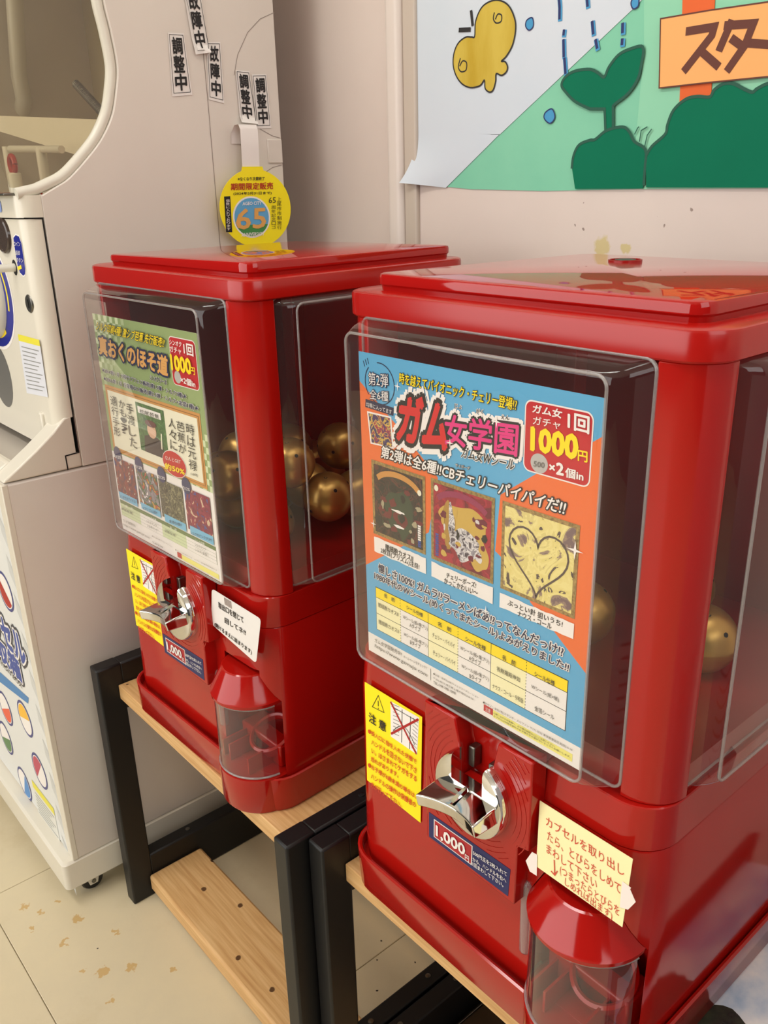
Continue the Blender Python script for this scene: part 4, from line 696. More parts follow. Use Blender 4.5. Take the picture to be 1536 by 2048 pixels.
# ================================================================== POSTERS IN THE CASES
PY = -.006
def poster_near():
    q = D['p2']; pf = front(PY)
    p = empty('promo_poster', (.113, PY, .258), M_ID, 'blue and orange promotional poster in the front case of the near red machine', 'poster')
    x0, x1 = .0092, .2158; z0, z1 = .2580, .4966
    obj('paper', MB().poly([(x0, z1), (x1, z1), (x1, z0), (x0, z0)], pf, pm('sky'), .00018), p, smooth=None)
    mb = MB()
    def cl(pts): return [(min(max(u, x0), x1), min(max(v, z0), z1)) for u, v in pts]
    a = D['p2_orL']; b = D['p2_orR']
    mb.poly(cl([(x0-.01, a[0][1]), a[1], a[2], a[3], a[4], (x0-.01, a[5][1])]), lay(pf, 0), pm('orange'))
    mb.poly(cl([(x1+.01, b[0][1])]+b[1:-1]+[(x1+.01, b[-1][1])]), lay(pf, 0), pm('orange'))
    w = D['p2_white']; zw = (w[0][1]+w[1][1])/2; mb.poly([(x0, zw), (x1, zw), (x1, z0), (x0, z0)], lay(pf, 0), pm('wht'))
    vl = D['p2_vline']; stroke(mb, vl, .0004, lay(pf, 1), pm('gry'))
    yb = bbox(D['p2_yel']); mb.poly([(yb[0], yb[3]), (yb[1], yb[3]), (yb[1], yb[2]), (yb[0], yb[2])], lay(pf, 1), mat('print_note_yellow', (246, 238, 130), .5))
    rb = bbox(D['p2_redt']); mb.poly([(rb[0], rb[3]), (rb[1], rb[3]), (rb[1], rb[2]), (rb[0], rb[2])], lay(pf, 1), pm('badge'))
    # ring, banner and sparkle marks
    c = bbox(D['p2_circ']); cu, cv = (c[0]+c[1])/2, (c[2]+c[3])/2; ru = (c[1]-c[0])/2; rv = (c[3]-c[2])/2
    stroke(mb, ell(cu, cv, ru, rv, 30, 1.7, -2.2), .0007, lay(pf, 1), pm('navy')); stroke(mb, ell(cu, cv, ru, rv, 20, 2.4, 3.9), .0007, lay(pf, 1), pm('navy'))
    for k in range(3): stroke(mb, [(cu-ru*1.0+.0022*k, cv+rv*.70+.0012*k), (cu-ru*1.0+.0022*k-.0014, cv+rv*.70+.0012*k+.0035)], .0006, lay(pf, 1), pm('navy'))
    mb.poly(D['p2_band'], lay(pf, 2), pm('navy'))
    for (u, v, s_) in ((.0505, .478, .0035), (.140, .470, .004), (.1005, .4486, .0035), (.2025, .405, .006), (.1343, .3402, .004), (.0207, .370, .0035)):
        mb.poly([(u, v+s_), (u+s_*.14, v+s_*.14), (u+s_, v), (u+s_*.14, v-s_*.14), (u, v-s_), (u-s_*.14, v-s_*.14), (u-s_, v), (u-s_*.14, v+s_*.14)], lay(pf, 6), pm('wht'))
    obj('print', mb, p, smooth=None)
    bd = bbox(D['p2_badge']); mb = MB(); mb.poly(rrect(bd[0], bd[1], bd[2]+.0003, bd[3]-.0003, .005), lay(pf, 1), pm('wht')); mb.poly(rrect(bd[0]+.0009, bd[1]-.0009, bd[2]+.0012, bd[3]-.0012, .0042), lay(pf, 2), pm('badge'))
    cb = bbox(D['p2_coin']); mb.poly(ell((cb[0]+cb[1])/2, (cb[2]+cb[3])/2, (cb[1]-cb[0])/2, (cb[3]-cb[2])/2), lay(pf, 3), pm('silver')); obj('price_badge', mb, p, smooth=None)
    arts = (art('art_dark', [(24, 22, 20), (70, 34, 32), (38, 34, 30), (50, 46, 38), (96, 44, 38), (30, 28, 26)], 70, dist=2.5),
            art('art_red', [(110, 18, 38), (150, 26, 48), (172, 36, 58), (140, 24, 46), (160, 30, 50)], 50, dist=1.0),
            art('art_gold', [(120, 96, 96), (150, 126, 110), (222, 206, 130), (236, 222, 146), (232, 216, 138), (228, 212, 130), (84, 66, 66)], 46, dist=2.2))
    FRM = noise_color('print_gilt', (122, 98, 52), (176, 146, 84), 500, .4)
    for k, am in zip((1, 2, 3), arts):
        q4 = D['p2_card%d' % k]; b = bbox(q4); mb = MB(); mb.poly([(b[0], b[3]), (b[1], b[3]), (b[1], b[2]), (b[0], b[2])], lay(pf, 2), FRM); e = .0026
        mb.poly([(b[0]+e, b[3]-e), (b[1]-e, b[3]-e), (b[1]-e, b[2]+e), (b[0]+e, b[2]+e)], lay(pf, 3), am)
        w_ = b[1]-b[0]; h_ = b[3]-b[2]; cx_, cz_ = (b[0]+b[1])/2, (b[2]+b[3])/2
        def blob(u, v, ru, rv, m_, seed, kk=4):
            r_ = random.Random(seed); mb.poly(cr([(cx_+u*w_+ru*w_*math.cos(t)*r_.uniform(.65, 1.2), cz_+v*h_+rv*h_*math.sin(t)*r_.uniform(.65, 1.2)) for t in (2*math.pi*i/11 for i in range(11))], True, 4), lay(pf, kk), m_)
        if k == 1:
            blob(.02, -.10, .26, .30, mat('print_moss', (52, 66, 46), .4), 5, 3.3); blob(.05, -.16, .17, .10, mat('print_maroon', (110, 30, 36), .4), 8, 3.6); blob(.02, -.07, .13, .018, pm('wht'), 3, 3.8); blob(.02, -.27, .12, .018, pm('wht'), 4, 3.8)
            r9 = random.Random(21)
            for t in range(26): blob(r9.uniform(-.4, .4), r9.uniform(-.42, .22), r9.uniform(.02, .09), r9.uniform(.02, .07), mat(*r9.choice((('print_moss', (52, 66, 46), .4), ('print_maroon', (110, 30, 36), .4), ('print_soot', (30, 28, 26), .4), ('print_bone', (170, 160, 130), .4)))), 40+t, 4.0+t*.04)
        if k == 2:
            blob(.02, .08, .36, .20, mat('print_straw', (206, 170, 80), .4), 5, 3.2); blob(.28, -.22, .14, .22, mat('print_straw', (206, 170, 80), .4), 6, 3.3); blob(-.20, .0, .12, .28, mat('print_straw2', (176, 136, 60), .4), 12, 3.4)
            am2 = art('art_grey', [(70, 60, 72), (180, 176, 180), (226, 222, 222), (150, 146, 154), (90, 80, 92)], 130, dist=1.5); blob(.04, -.16, .28, .20, am2, 7, 3.6); blob(-.16, .02, .05, .26, am2, 15, 3.7); blob(.30, .16, .10, .06, mat('print_wine', (110, 24, 50), .4), 17, 3.8)
            r9 = random.Random(57)
            for t in range(24): blob(r9.uniform(-.3, .38), r9.uniform(-.38, .2), r9.uniform(.015, .06), r9.uniform(.015, .07), mat(*r9.choice((('print_straw', (206, 170, 80), .4), ('print_wine', (110, 24, 50), .4), ('print_soot', (30, 28, 26), .4), ('print_pearl', (220, 214, 214), .4)))), 80+t, 4.0+t*.04)
        if k < 3:
            arc = [(cx_+.42*w_*math.sin(t), b[3]-.30*h_+.20*h_*math.cos(t)) for t in (-1.05+2.1*i/12 for i in range(13))]
            stroke(mb, arc, .0042, lay(pf, 4), pm('frame') if k == 1 else mat('print_plum', (150, 44, 84), .4))
            sx = b[1]-.0075 if k == 1 else b[0]+.0045
            for i in range(10): mb.poly([(sx, b[2]+.004+.0017*i), (sx+.003, b[2]+.004+.0017*i), (sx+.003, b[2]+.0053+.0017*i), (sx, b[2]+.0053+.0017*i)], lay(pf, 4), pm('blu') if (k == 2 or i < 3) else pm('wht'))
            mb.poly(ell(b[1]-.0055 if k == 1 else b[0]+.0055, b[3]-.013 if k == 1 else b[3]-.006, .0020, .0022, 14), lay(pf, 5), pm('cream'))
        else:
            hs = [(cx_+w_*.027*16*math.sin(t)**3*.9, cz_-.0005+h_*.025*(13*math.cos(t)-5*math.cos(2*t)-2*math.cos(3*t)-math.cos(4*t))) for t in (2*math.pi*i/40 for i in range(41))]
            stroke(mb, hs, .0013, lay(pf, 4), mat('print_umber', (84, 66, 62), .4))
        obj('picture_card', mb, p, smooth=None)
    # labels on the two card ribbons
    mb = MB(); q4 = D['p2_small']; mb.poly(q4, lay(pf, 1), pm('wht')); i4 = [lerpq(q4, a_, b_) for a_, b_ in ((.06, .05), (.94, .05), (.94, .95), (.06, .95))]; mb.poly(i4, lay(pf, 2), art('art_violet', [(50, 40, 90), (70, 46, 96), (210, 176, 80), (160, 40, 70), (60, 50, 100)], 140, dist=1.5)); obj('picture_card', mb, p, smooth=None)
    for k in (1, 2, 3):
        b = bbox(D['p2_cap%d' % k]); n = 14; rnd = random.Random(k); e = lambda: rnd.uniform(-.0004, .0004)
        tp = [(b[0]+(b[1]-b[0])*i/n, b[3]-.0012+e()) for i in range(n+1)]; bt = [(b[0]+(b[1]-b[0])*i/n, b[2]+.0012+e()) for i in range(n+1)][::-1]
        obj('caption_strip', MB().poly(tp+bt, lay(pf, 3), pm('wht')), p, smooth=None)
    tc = [u for u, _ in D['p2_tabc']]; tz = [v for _, v in D['p2_tabr']]; b = bbox(D['p2_tab']); zt = (D['p2_tab'][0][1]+D['p2_tab'][1][1])/2; zb = (D['p2_tab'][2][1]+D['p2_tab'][3][1])/2; hh = zt-zb
    zr = [zt, zt-hh*.235, zt-hh*.61, zb]; tc = [b[0]+(b[1]-b[0])*(u-tc[0])/(tc[-1]-tc[0]) for u in tc]
    mb = MB(); mb.poly([(tc[0]-.0003, zt+.0003), (tc[-1]+.0003, zt+.0003), (tc[-1]+.0003, zb-.0003), (tc[0]-.0003, zb-.0003)], lay(pf, 0), pm('ink'))
    for i in range(6):
        for j in range(3):
            g = .00022; mb.poly([(tc[i]+(g if i % 2 == 0 else 0), zr[j]-g), (tc[i+1]-(g if i % 2 else 0), zr[j]-g), (tc[i+1]-(g if i % 2 else 0), zr[j+1]+g), (tc[i]+(g if i % 2 == 0 else 0), zr[j+1]+g)], lay(pf, 1), pm('yel') if j == 0 else (pm('paleyel') if i % 2 == 0 else pm('wht')))
        if i % 2 == 0:
            for t in range(16): z = zt-hh*(t+.3)/16; mb.poly([(tc[i+1]-.0002, z), (tc[i+1]+.0002, z), (tc[i+1]+.0002, z-hh*.025), (tc[i+1]-.0002, z-hh*.025)], lay(pf, 2), pm('ink'))
    obj('data_table', mb, p, smooth=None)
    lettering(p, D['p2_text'], pf, lay=3)
poster_near()
def poster_left():
    pf = front(PY); p = empty('promo_poster', (.11, PY, .25), M_LEFT, 'green and white promotional poster in the front case of the left red machine', 'poster')
    x0, x1, z0, z1 = .0080, .2135, .2497, .4886
    obj('paper', MB().poly([(x0, z1), (x1, z1), (x1, z0), (x0, z0)], pf, pm('wht'), .00018), p, smooth=None)
    g = D['p1_grn']; zg = (g[2][1]+g[3][1])/2; mb = MB(); mb.poly([(x0, z1), (x1, z1), (x1, zg), (x0, zg)], lay(pf, 0), pm('green'))
    s_ = .0062
    for i in range(12):
        for j in range(24):
            u, v = x0+i*s_, z1-j*s_
            if (i+j) % 2 == 0 and i+j < 13 and v-s_ > zg and i < 11: mb.poly([(u, v), (u+s_, v), (u+s_, v-s_), (u, v-s_)], lay(pf, 1), pm('pgreen') if i+j < 9 else mat('print_check_mid', (178, 194, 146), .5))
            u2, v2 = x1-(i+1)*s_, zg+(j+1)*s_
            if (i+j) % 2 == 0 and i+j < 9 and v2 < z1: mb.poly([(u2, v2), (u2+s_, v2), (u2+s_, v2-s_), (u2, v2-s_)], lay(pf, 1), pm('pgreen'))
    obj('print', mb, p, smooth=None)
    def rect(mb, q, k, m, e=0):
        b = bbox(q); mb.poly([(b[0]+e, b[3]-e), (b[1]-e, b[3]-e), (b[1]-e, b[2]+e), (b[0]+e, b[2]+e)], lay(pf, k), m)
    mb = MB(); bd = bbox(D['p1_badge']); mb.poly(rrect(bd[0], bd[1], bd[2], bd[3], .005), lay(pf, 1), pm('wht')); mb.poly(rrect(bd[0]+.0008, bd[1]-.0008, bd[2]+.0008, bd[3]-.0008, .0044), lay(pf, 2), pm('badge'))
    cb = bbox(D['p1_coin']); mb.poly(ell((cb[0]+cb[1])/2, (cb[2]+cb[3])/2, (cb[1]-cb[0])/2, (cb[3]-cb[2])/2), lay(pf, 3), pm('silver')); obj('price_badge', mb, p, smooth=None)
    mb = MB(); rect(mb, D['p1_fr'], 2, pm('frame')); rect(mb, D['p1_fr'], 3, mat('print_frame_dark', (150, 96, 40), .4), .0026); rect(mb, D['p1_fr'], 4, pm('frame'), .0032); rect(mb, D['p1_fr'], 5, pm('cream'), .0052); obj('framed_scroll', mb, p, smooth=None)
    mb = MB(); b = bbox(D['p1_pic']); rect(mb, D['p1_pic'], 6, art('art_bamboo', [(40, 84, 44), (74, 120, 62), (50, 96, 50), (96, 140, 80)], 70, dist=3)); w_ = b[1]-b[0]; h_ = b[3]-b[2]; cx_ = (b[0]+b[1])/2
    mb.poly([(b[0]+.15*w_, b[2]), (b[1]-.1*w_, b[2]), (b[1]-.18*w_, b[2]+.34*h_), (cx_, b[2]+.42*h_), (b[0]+.2*w_, b[2]+.34*h_)], lay(pf, 7), mat('print_robe', (58, 44, 38), .5)); mb.poly(ell(cx_, b[2]+.50*h_, .16*w_, .16*h_, 18), lay(pf, 8), mat('print_skin', (214, 170, 140), .5)); mb.poly(ell(cx_-.01*w_, b[2]+.64*h_, .2*w_, .07*h_, 16), lay(pf, 9), mat('print_cap', (96, 40, 48), .5)); stroke(mb, [(b[1]-.2*w_, b[2]+.2*h_), (b[1]-.16*w_, b[2]+.5*h_)], .0022, lay(pf, 9), pm('cream'))
    rect(mb, D['p1_lab'], 9, pm('wht')); obj('portrait_picture', mb, p, smooth=None)
    mb = MB(); ob_ = bbox(D['p1_oval']); cu, cv = (ob_[0]+ob_[1])/2, (ob_[2]+ob_[3])/2; mb.poly(ell(cu, cv, (ob_[1]-ob_[0])/2, (ob_[3]-ob_[2])/2), lay(pf, 8), pm('wht')); mb.poly(ell(cu, cv, (ob_[1]-ob_[0])/2-.0007, (ob_[3]-ob_[2])/2-.0007), lay(pf, 9), pm('badge')); obj('oval_badge', mb, p, smooth=None)
    arts = [art('art_p0', [(40, 60, 130), (96, 40, 40), (120, 50, 44), (150, 60, 50), (84, 48, 40), (226, 206, 190)], 100, dist=1), art('art_p1', [(236, 230, 226), (150, 140, 146), (132, 126, 134), (60, 106, 58), (176, 64, 54), (200, 170, 60)], 90, dist=1), art('art_p2', [(70, 68, 56), (104, 100, 80), (50, 48, 40), (150, 144, 112), (88, 84, 66)], 190, dist=1), art('art_p3', [(60, 80, 150), (132, 34, 66), (120, 30, 60), (140, 38, 72), (150, 44, 70), (214, 190, 160)], 90, dist=1)]
    for i in range(4):
        mb = MB(); rect(mb, D['p1_card%d' % i], 6, arts[i]); obj('picture_card', mb, p, smooth=None)
        mb = MB(); rect(mb, D['p1_cc%d' % i], 7, pm('cyan')); obj('caption_strip', mb, p, smooth=None)
        b = bbox(D['p1_dot%d' % i]); mb = MB(); mb.poly(ell((b[0]+b[1])/2, (b[2]+b[3])/2, .0082, .0085), lay(pf, 8), mat('print_dot', (56, 58, 100), .4)); obj('round_badge', mb, p, smooth=None)
    q = D['p1_tab']; b = bbox(q); zt = (q[0][1]+q[1][1])/2; zb = (q[2][1]+q[3][1])/2; mb = MB(); n = 5
    for i in range(4):
        ua = b[0]+(b[1]-b[0])*(0, .23, .47, .72)[i]; ub = b[0]+(b[1]-b[0])*(.23, .47, .72, 1)[i]
        for j in range(n): za = zt-(zt-zb)*j/n; zc = zt-(zt-zb)*(j+1)/n; mb.poly([(ua, za-.0002), (ub, za-.0002), (ub, zc), (ua, zc)], lay(pf, 2), pm('tgreen') if j == 0 else (pm('pgreen') if i % 2 == 0 else pm('wht')))
    mb.poly([(b[0]-.0003, zt+.0003), (b[1]+.0003, zt+.0003), (b[1]+.0003, zb-.0003), (b[0]-.0003, zb-.0003)], lay(pf, 1), pm('tgreen'))
    rect(mb, D['p1_yel'], 2, mat('print_note_yellow', (246, 238, 130), .5)); rect(mb, D['p1_red'], 3, pm('badge')); obj('data_table', mb, p, smooth=None)
    lettering(p, D['p1_text'], pf, D['p1_vtext'], lay=10)
poster_left()
# ================================================================== HANDWRITTEN NOTES
def note_plane(q, y, lean):
    zt = .2137; return lambda u, v, t: (u, y-t-lean*(zt-v), v)
def note(key, y, M, m, label, r=0, lean=0):
    q = D[key]; pl0 = note_plane(q, y, lean); p = empty('paper_note', (sum(u for u, _ in q)/4, y, min(v for _, v in q)), M, label, 'note')
    if r:
        b = [Vector(x) for x in q]; pts = []
        for i in range(4):
            a, c, e = b[i-1], b[i], b[(i+1) % 4]; s0 = c+(a-c).normalized()*r; s1 = c+(e-c).normalized()*r
            for k in range(5): t = k/4; pts.append(tuple((1-t)**2*s0+2*t*(1-t)*c+t*t*s1))
        q = pts
    obj('paper', MB().poly(q, pl0, m, .0003), p, smooth=None); return p
NY = -.003
n2 = note('note2', NY, M_ID, PAPER_Y, 'pale yellow handwritten note in red ink taped on the near machine', 0, .22); np2 = note_plane(D['note2'], NY, .22)
lettering(n2, D['note2_text'], np2); mb = MB(); ar = D['note2_arrow']; tf = lay(np2, 4)
for a, b in ((0, 1), (1, 2), (1, 3)): stroke(mb, [ar[a], ar[b]], .0008, tf, pm('pen'))
obj('arrow_mark', mb, n2, smooth=None)
for k in ('tape2a', 'tape2b'): obj('tape', MB().poly(D[k], note_plane(D['note2'], NY-.0008, .22), TAPE, .0002), n2, smooth=None)
n1 = note('note1', NY-.001, M_LEFT, PAPER, 'white laminated handwritten note in black ink taped on the left machine', .005)
lettering(n1, D['note1_text'], front(NY-.001)); obj('tape', MB().poly([(.2095, .2330), (.222, .2328), (.2222, .225), (.2098, .2255)], front(NY-.0015), CLEAR_E, .0002), n1, smooth=None)
# ================================================================== PRINTED SHEET ON THE SHELF, right
sh = empty('printed_board', (.311, .148, .0003), M_ID, 'glossy printed board with clouds and a dark tree lying right of the near machine', 'board')
SKY = noise_color('print_clouds', (150, 180, 214), (238, 238, 240), 9, .18, (1.2, 1, 1), 6, .42, .58, c3=(206, 218, 232))
obj('panel', MB().box(.2672, .3555, .0005, .295, .0003, .0022, SKY), sh)
rnd = random.Random(3); cxx, cyy = .292, .062
mb = MB(); mb.poly([(cxx+(.062+rnd.uniform(-.004, .004))*math.cos(a)*.8, cyy+(.062+rnd.uniform(-.004, .004))*math.sin(a)) for a in (2*math.pi*i/48 for i in range(48))], up(.0024), noise_color('print_tree', (26, 28, 30), (52, 58, 44), 60, .2))
t_ = [v for v in mb.v]; mb.v = [(min(max(x, .2674), .355), max(y, .001), z) for x, y, z in t_]; obj('tree_print', mb, sh, smooth=None)
# upright board right of the frame, seen only as a reflection in the side of the near machine
nb = empty('notice_board', (.63, .14, FLOOR_Z), M_ID, 'upright pale notice board with grey lines, mirrored in the side of the near machine', 'board')
NBM = noise_color('board_pale', (206, 200, 204), (190, 190, 206), 3, .4)
obj('panel', MB().box(.62, .628, -.12, .38, FLOOR_Z+.02, .50, NBM), nb, bevel=.001)
for y_ in (-.09, .35): obj('foot', MB().box(.58, .70, y_-.012, y_+.012, FLOOR_Z, FLOOR_Z+.02, BLACK), nb, bevel=.002)
lf_ = lambda u, v, t: (.62-.0004-t, u, v); mb = MB()
for i in range(9): stroke(mb, [(.0+.01*(i % 2), .12-.022*i), (.30-.02*(i % 3), .12-.022*i)], .005, lf_, pm('gry'))
obj('print_lines', mb, nb, smooth=None)
# dark storage box under the near stand
bx = empty('storage_box', (.12, .12, FLOOR_Z), M_ID, 'brown glossy box with a metal-edged lid standing under the near stand', 'box')
BRW = noise_color('brown_box', (84, 66, 46), (60, 46, 32), 8, .3, (1, 1, 1))
obj('box_body', MB().box(-.034, .30, .092, .215, FLOOR_Z, -.338, BRW), bx, bevel=.003); obj('box_lid', MB().box(-.036, .302, .090, .217, -.338, -.330, BRW), bx, bevel=.002)
obj('lid_edge', MB().box(-.039, -.036, .090, .217, -.337, -.3295, STEEL), bx, bevel=.0008)
# ================================================================== WHITE CABINET (left)
wc = empty('capsule_cabinet', (-.795, .11, FLOOR_Z), M_ID, 'large white capsule toy cabinet with a domed window left of the red machines', 'capsule cabinet')
xl = -1.045; YBK = .3235
obj('plinth', MB().loft([[(u, v, z) for u, v in rrect(xl, SIDE_X+d, -.122-d, YBK, (.008, .008, .003, .003))] for d, z in ((-.003, -.3235), (0, -.320), (0, -.2785), (-.004, -.2755))], CREAM), wc, smooth=.5)
obj('lower_box', MB().box(xl+.003, SIDE_X-.001, -.1035, YBK-.001, -.276, .2845, WHITE_PANEL), wc, bevel=.003)
obj('edge_strip', MB().box(SIDE_X-.0195, SIDE_X-.0005, -.1060, -.098, -.2755, .2840, CREAM), wc, bevel=.0012)
# printed front panel of the collection box
LY = -.1045; lf = front(LY)
fp_ = obj('front_panel', MB().poly([(-1.03, .278), (-.5655, .278), (-.5655, -.272), (-1.03, -.272)], front(LY+.0006), mat('print_pale', (228, 230, 228), .35), .0006), wc, smooth=None)
mb = MB()
for i in range(11): z = .24-.055*i; mb.poly([(-.585, z), (-.5675, z-.018), (-.5675, z-.045), (-.585, z-.027)], lay(lf, 0), mat('print_pale_grey', (206, 208, 206), .4))
b = D['f_bluebar']; zc = [(b[0][0], b[0][1]), (b[1][0], b[1][1]), (b[2][0], b[2][1]), (b[3][0], b[3][1])]; bb = bbox(zc); 
mb.poly(zc, lay(lf, 1), pm('bluebar'))
obj('print', mb, fp_, smooth=None)
for q, cc in zip(D['f_capsules'], ('dred', 'org2', 'yel', 'grn2', 'pink', 'blu')):
    b = bbox(q); cu, cv = (b[0]+b[1])/2, (b[2]+b[3])/2; r = .0285; mb = MB()
    mb.poly(ell(cu, cv, r, r, 30), lay(lf, 1), mat('print_ring', (52, 60, 132), .4)); mb.poly(ell(cu, cv, r*.86, r*.86, 30), lay(lf, 2), pm('wht')); tilt_ = {'dred': 2.5, 'org2': 3.6, 'yel': .3, 'grn2': 3.5, 'pink': .9, 'blu': 4.3}[cc]
    mb.poly(ell(cu, cv, r*.80, r*.80, 18, tilt_, tilt_+math.pi*1.05), lay(lf, 3), mat('print_blue_half', (60, 136, 206), .4) if cc == 'blu' else (mat('print_rose_half', (190, 60, 92), .4) if cc == 'pink' else (mat('print_amber_half', (248, 190, 50), .4) if cc == 'yel' else pm(cc))))
    obj('capsule_picture', mb, fp_, smooth=None)
b = bbox(D['f_note']); mb = MB(); mb.poly([(b[0]+.006, b[3]), (b[1], b[3]), (b[1], b[2]), (b[0]+.006, b[2])], lay(lf, 1), mat('print_note_pale', (230, 230, 222), .4)); mb.poly([(b[0]+.006, b[3]), (b[1], b[3]), (b[1], b[3]-.013), (b[0]+.006, b[3]-.013)], lay(lf, 2), mat('print_note_head', (236, 226, 70), .4))
for i in range(9): stroke(mb, [(b[0]+.012, b[3]-.02-.006*i), (b[1]-.006-.01*(i % 3), b[3]-.02-.006*i)], .0016, lay(lf, 2), mat('print_note_lines', (150, 150, 148), .4))
obj('notice_print', mb, fp_, smooth=None)
lettering(fp_, D['f_text'], lf, lay=3)
# upper body: side wall with the dome opening, back block, left wall
D['w_ringo'] = cr(D['w_ringo'], False, 4); D['w_ringi'] = cr(D['w_ringi'], False, 4); ro = D['w_ringo']; TOP = 1.15; WT = .006
side = [(YBK, .2860), (YBK, TOP), (.099, TOP), (.0995, .86)]+[p for p in ro if p[1] < .855]+[(-.006, .6045), (-.006, .2860)]
def slab(x0, x1, pts, m): return MB().loft([[(x, u, v) for u, v in pts] for x in (x0, x1)], m)
obj('side_wall', slab(SIDE_X-WT, SIDE_X, side, WHITE_PANEL), wc, bevel=.0012)
obj('side_wall', slab(xl, xl+WT, side, WHITE_PANEL), wc, bevel=.0012)
obj('inner_back', MB().box(xl+WT, SIDE_X-WT, .292, .300, .2860, TOP, OLIVE), wc); obj('back_wall', MB().box(xl+WT, SIDE_X-WT, YBK-.006, YBK, .2860, TOP, WHITE_PANEL), wc)
obj('inner_ceiling', MB().box(xl+WT, SIDE_X-WT, -.02, .292, .93, .94, CREAM), wc)
obj('globe_floor', MB().box(xl+WT, SIDE_X-WT, -.02, .292, .592, .602, mat('globe_floor', (170, 150, 118), .4)), wc)
# seams on the side wall
def groove(pts, w, m=DARK): 
    mb = MB(); stroke(mb, pts, w, right(SIDE_X+.0003), m); return mb
dl = D['w_door']
obj('door_seam', groove([(-.028, dl[0][1]+.001), (-.008, dl[0][1]), (-.0085, dl[1][1]), (-.0255, dl[1][1]-.001), (-.0252, .2862)], .0016), wc, smooth=None)
SEAM = mat('panel_seam', (150, 138, 130), .6)
obj('panel_seam', groove([(.215, TOP), (.2175, .70), (.2170, .5918), (.2160, .2870)], .0009, SEAM), wc, smooth=None)
obj('panel_seam', groove(D['w_arc0'], .0008, SEAM), wc, smooth=None); obj('panel_seam', groove(D['w_arc1'], .0008, SEAM), wc, smooth=None); obj('panel_seam', groove(D['w_arc2'], .0008, SEAM), wc, smooth=None)
obj('back_flange', MB().box(SIDE_X-.0005, SIDE_X+.0022, .300, YBK-.001, .635, .664, WHITE_PANEL), wc, bevel=.001)
# cream rim ring of the dome opening, both sides, joined by the clear front
rim = [(.0945, TOP), (.0945, .86)]+[(u-.0052*max(0, min(1, (v-.60)/.08)), v+.0055*max(0, min(1, 1-(v-.61)/.10))) for u, v in ro if .611 < v < .84]+[(-.008, .6095), (-.03, .6055)]
for x in (SIDE_X-.008, xl+.008):
    mb = MB(); mb.tube([(x, u, v) for u, v in rim], .0062, CREAM_R, 12); obj('window_ring', mb, wc, smooth=1.2)
gl = [(u-.002, v) for u, v in rim]
def dome_pts(): return gl
mb = MB(); mb.loft([[(x, u, v) for u, v in [(.0955, TOP), (.0935, .86)]+[(a[0]-.003, a[1]) for a in rim[2:-1]]+[(-.035, .612), (-.05, .68), (-.052, .9), (-.05, TOP)]] for x in (SIDE_X-.010, SIDE_X-.0095)], GLOBE); obj('globe_pane', mb, wc, smooth=None)
mb = MB().box(xl+.02, SIDE_X-.012, -.053, -.051, .612, TOP, GLOBE); obj('globe_pane', mb, wc, smooth=None)
# contents of the globe
pl_ = [(p[0], p[2]) for p in D['i_plate']]; y = D['i_plate'][0][1]
obj('slope_plate', MB().poly([(-1.03, pl_[0][1]+.006), (-.556, pl_[1][1]-.003), (-.556, pl_[2][1]-.010), pl_[3], (-1.03, pl_[3][1]+.012)], front(y), mat('plate_cream', (248, 242, 224), .5), .003), wc, smooth=None)
s0, s1 = Vector(D['i_spring'][0]), Vector(D['i_spring'][1]); s1 = s0+(s1-s0)*1.25; ax = (s1-s0).normalized(); e1 = ax.orthogonal().normalized(); e2 = ax.cross(e1); N = 380
obj('spring', MB().tube([s0+(s1-s0)*i/N+.0048*(math.cos(i*2*math.pi/10)*e1+math.sin(i*2*math.pi/10)*e2) for i in range(N+1)], .0009, STEEL, 5), wc, smooth=1.2)
for k in ('i_post0', 'i_post1'):
    p = Vector(D[k][0]); obj('rail_post', MB().tube([(p.x, p.y, .601), (p.x, p.y, p.z+.004)], .0062, CREAM_R, 14), wc)
p, q = Vector(D['i_bar'][0]), Vector(D['i_bar'][1]); obj('rail_bar', MB().tube([(-.72, p.y, p.z), (-.556, p.y, q.z-.001)], .0042, CREAM_R, 12), wc)
fpz = [Vector(p) for p in D['i_farpost']]; obj('far_column', MB().tube([(-1.0, .20, 1.0), fpz[0], fpz[1], fpz[2], fpz[3], (fpz[3].x-.01, fpz[3].y-.02, .60)], .0125, CREAM_R, 14), wc, smooth=1.2)
RC = mat('red_clear', (176, 46, 34), .2); obj('red_strip', MB().box(-.70, -.585, -.004, .012, .602, .607, RC), wc, bevel=.001)
obj('bumper_post', MB().tube([(-.600, -.012, .602), (-.600, -.012, .628)], .0075, CREAM_R, 14), wc, bevel=.0015)
obj('bumper_post', MB().tube([(-.575, .000, .602), (-.575, .000, .613)], .005, CREAM_R, 12), wc)
obj('red_loop', MB().tube([(-.600+.008*math.cos(t), -.012, .637+.009*math.sin(t)) for t in (2*math.pi*i/16 for i in range(17))], .003, RC, 8), wc)
